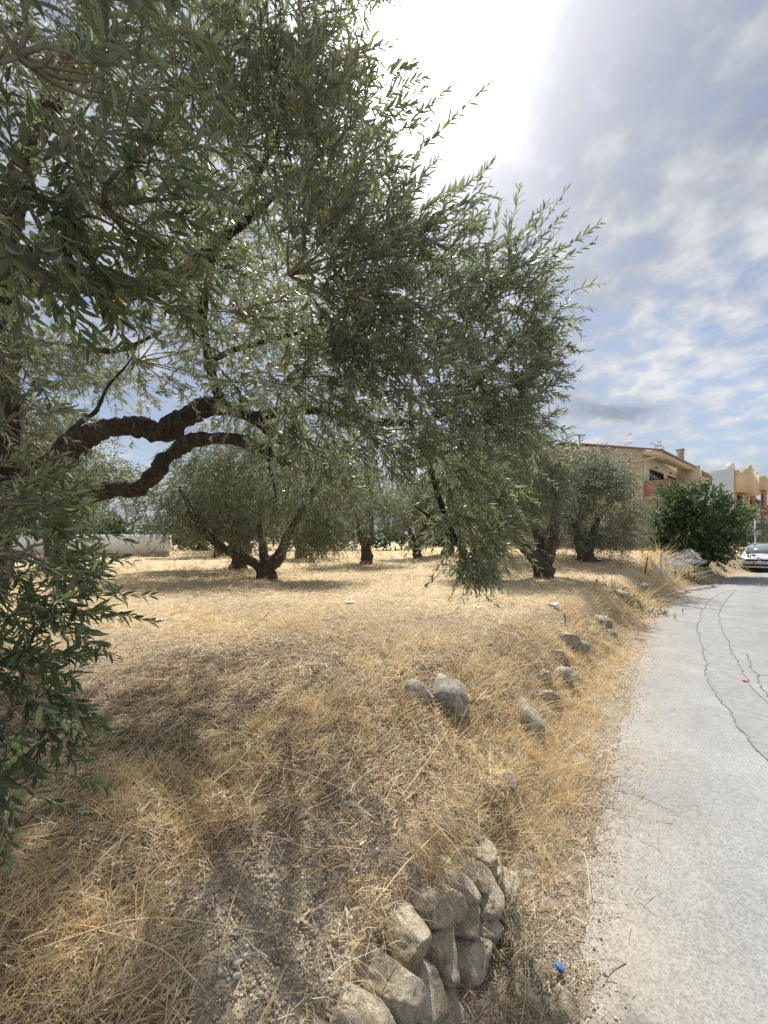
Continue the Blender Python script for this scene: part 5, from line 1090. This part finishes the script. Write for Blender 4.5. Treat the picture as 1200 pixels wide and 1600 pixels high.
def mk_cap(p, name, label, cat, group):
    t = thing(name, label, cat, tuple(p + [0, 0, .016])); R3 = np.array(Matrix.Rotation(0.5, 3, 'Y'))
    prof = [(0, .012), (.0145, .012), (.016, .010), (.016, 0), (.0145, 0), (.0140, .009), (0, .0095)]; a = np.linspace(0, 2 * np.pi, 28, endpoint=False)
    V_ = np.array([[(r * (1 + .02 * (k % 2)) * np.cos(x), r * (1 + .02 * (k % 2)) * np.sin(x), z) for r, z in prof] for k, x in enumerate(a)]).reshape(-1, 3) @ R3.T + np.array([0, 0, .006]); i = np.arange(28 * 7).reshape(28, 7); j = np.roll(i, -1, 0)
    part('cap_shell', V_, np.stack([i[:, :-1], j[:, :-1], j[:, 1:], i[:, 1:]], -1).reshape(-1, 4), M['cap'], t, local=True)
    a = np.linspace(0, 2 * np.pi, 21); ring = np.array([(.0175 * math.cos(x), .0175 * math.sin(x), .001) for x in a]); V_, Q_, T_ = tube(ring, [.0014] * 21, 6, 21, smoothp=False); part('tear_ring', V_ @ R3.T + np.array([0, 0, .006]), [Q_, T_], M['cap'], t, local=True)
small('bottle_cap', 'blue plastic bottle cap lying on the dusty verge', 'bottle cap', 873, 1522, mk_cap)
def mk_flake(mat, s, k):
    def f(p, name, label, cat, group):
        r = np.random.default_rng(k); V_ = []
        for u in np.linspace(-1, 1, 7):
            for v in np.linspace(-1, 1, 7):
                q = 1.0 / max(1, math.hypot(u, v) * (1 + .25 * math.sin(5 * math.atan2(v, u)))); V_.append((s * u * q, s * .8 * v * q, s * (.25 * u * u + .35 * abs(math.sin(2 * v + u))) + s * .08 * r.normal()))
        i = np.arange(49).reshape(7, 7); V_ = np.array(V_) + p + np.array([0, 0, .006])
        V_[:, 2] = np.maximum(V_[:, 2], p[2] + .003); V2 = V_ + np.array([0, 0, .0015]); Q_ = np.stack([i[:-1, :-1], i[:-1, 1:], i[1:, 1:], i[1:, :-1]], -1).reshape(-1, 4)
        tag(part(name, np.vstack([V_, V2]), np.vstack([Q_[:, ::-1], Q_ + 49]), mat, smooth=True), label, cat, group)
    return f
small('petal', 'bright pink bougainvillea bract lying on the road beside a crack', 'petal', 1164, 1066, mk_flake(M['pink'], .030, 1), 'pink bracts blown about', True)
small('petal', 'small pink bract in the verge straw, upper one of two', 'petal', 932, 1142, mk_flake(M['pink'], .014, 2), 'pink bracts blown about')
small('petal', 'small pink bract in the verge straw, lower one of two', 'petal', 903, 1196, mk_flake(M['pink'], .012, 3), 'pink bracts blown about')
small('paper_scrap', 'crumpled white scrap of paper in the field right of the hanging twig', 'litter', 865, 947, mk_flake(M['paper'], .085, 4), 'white scraps in the field')
small('paper_scrap', 'flat white scrap in the field below the forked trunk', 'litter', 546, 944, mk_flake(M['paper'], .08, 5), 'white scraps in the field')
small('paper_scrap', 'tiny white scrap in the field left of the crumpled one', 'litter', 747, 952, mk_flake(M['paper'], .05, 6), 'white scraps in the field')
def mk_stick(pts, r, mat='stick'):
    def f(p, name, label, cat, group):
        mb = MB(); mb.tube([p + np.array(q) for q in pts], [r, r * .9] + [r * .7] * (len(pts) - 2), 7, (len(pts) - 1) * 4 + 1); tag(mb.build(name, M[mat], None, True), label, cat, group)
    return f
small('stake', 'short dark stick standing upright in the straw near the bank edge', 'stick', 883, 978, mk_stick([(0, 0, -.05), (0, 0, .08), (-.015, 0, .19)], .009))
small('twig', 'thin dark twig lying on the dusty verge above the bottle cap', 'twig', 925, 1482, mk_stick([(-.06, .02, .005), (-.01, 0, .012), (.035, -.03, .005)], .0022), 'twigs on the verge')
small('twig', 'pale straw stalk lying on the verge above the dark twig', 'twig', 882, 1430, mk_stick([(-.045, -.02, .01), (0.0, .01, .012), (.04, .035, .006)], .0026, 'paper'), 'twigs on the verge')
M['stalk'] = plain('pale_stalk', (0.62, 0.50, 0.28), 0.6)
STK = [((40, 1512), (230, 1470), (420, 1478), 'long pale stalk lying across the bottom left straw'), ((300, 1530), (360, 1518), (392, 1600), 'bent pale stalk with a sharp kink at the bottom of the slope'), ((155, 1472), (250, 1520), (310, 1556), 'pale stalk slanting down below the long one'),
       ((330, 1140), (390, 1190), (210, 1330), 'thin stalk leaning across the slope'), ((700, 1150), (655, 1225), (610, 1280), 'thin dry stem bending down the slope below the rock pair'), ((780, 1215), (812, 1270), (850, 1360), 'green-yellow stem leaning out over the wall end')]
for pts, r_, _k in [(s[:3], .0024, 0) for s in STK]: pass
for a, b, c_, lab in STK:
    pw = [hit(*a), hit(*b), hit(*c_)]
    for k_, q in enumerate(pw): q[2] = float(height(np.array([q[0]]), np.array([q[1]]))[0]) + (0.03, 0.06, 0.03)[k_]
    mb = MB(); mb.tube(pw, [.0018, .0016, .0010], 6, 13); tag(mb.build('dry_stalk', M['stalk'], None, True), lab, 'stalk', 'long dry stalks on the slope')
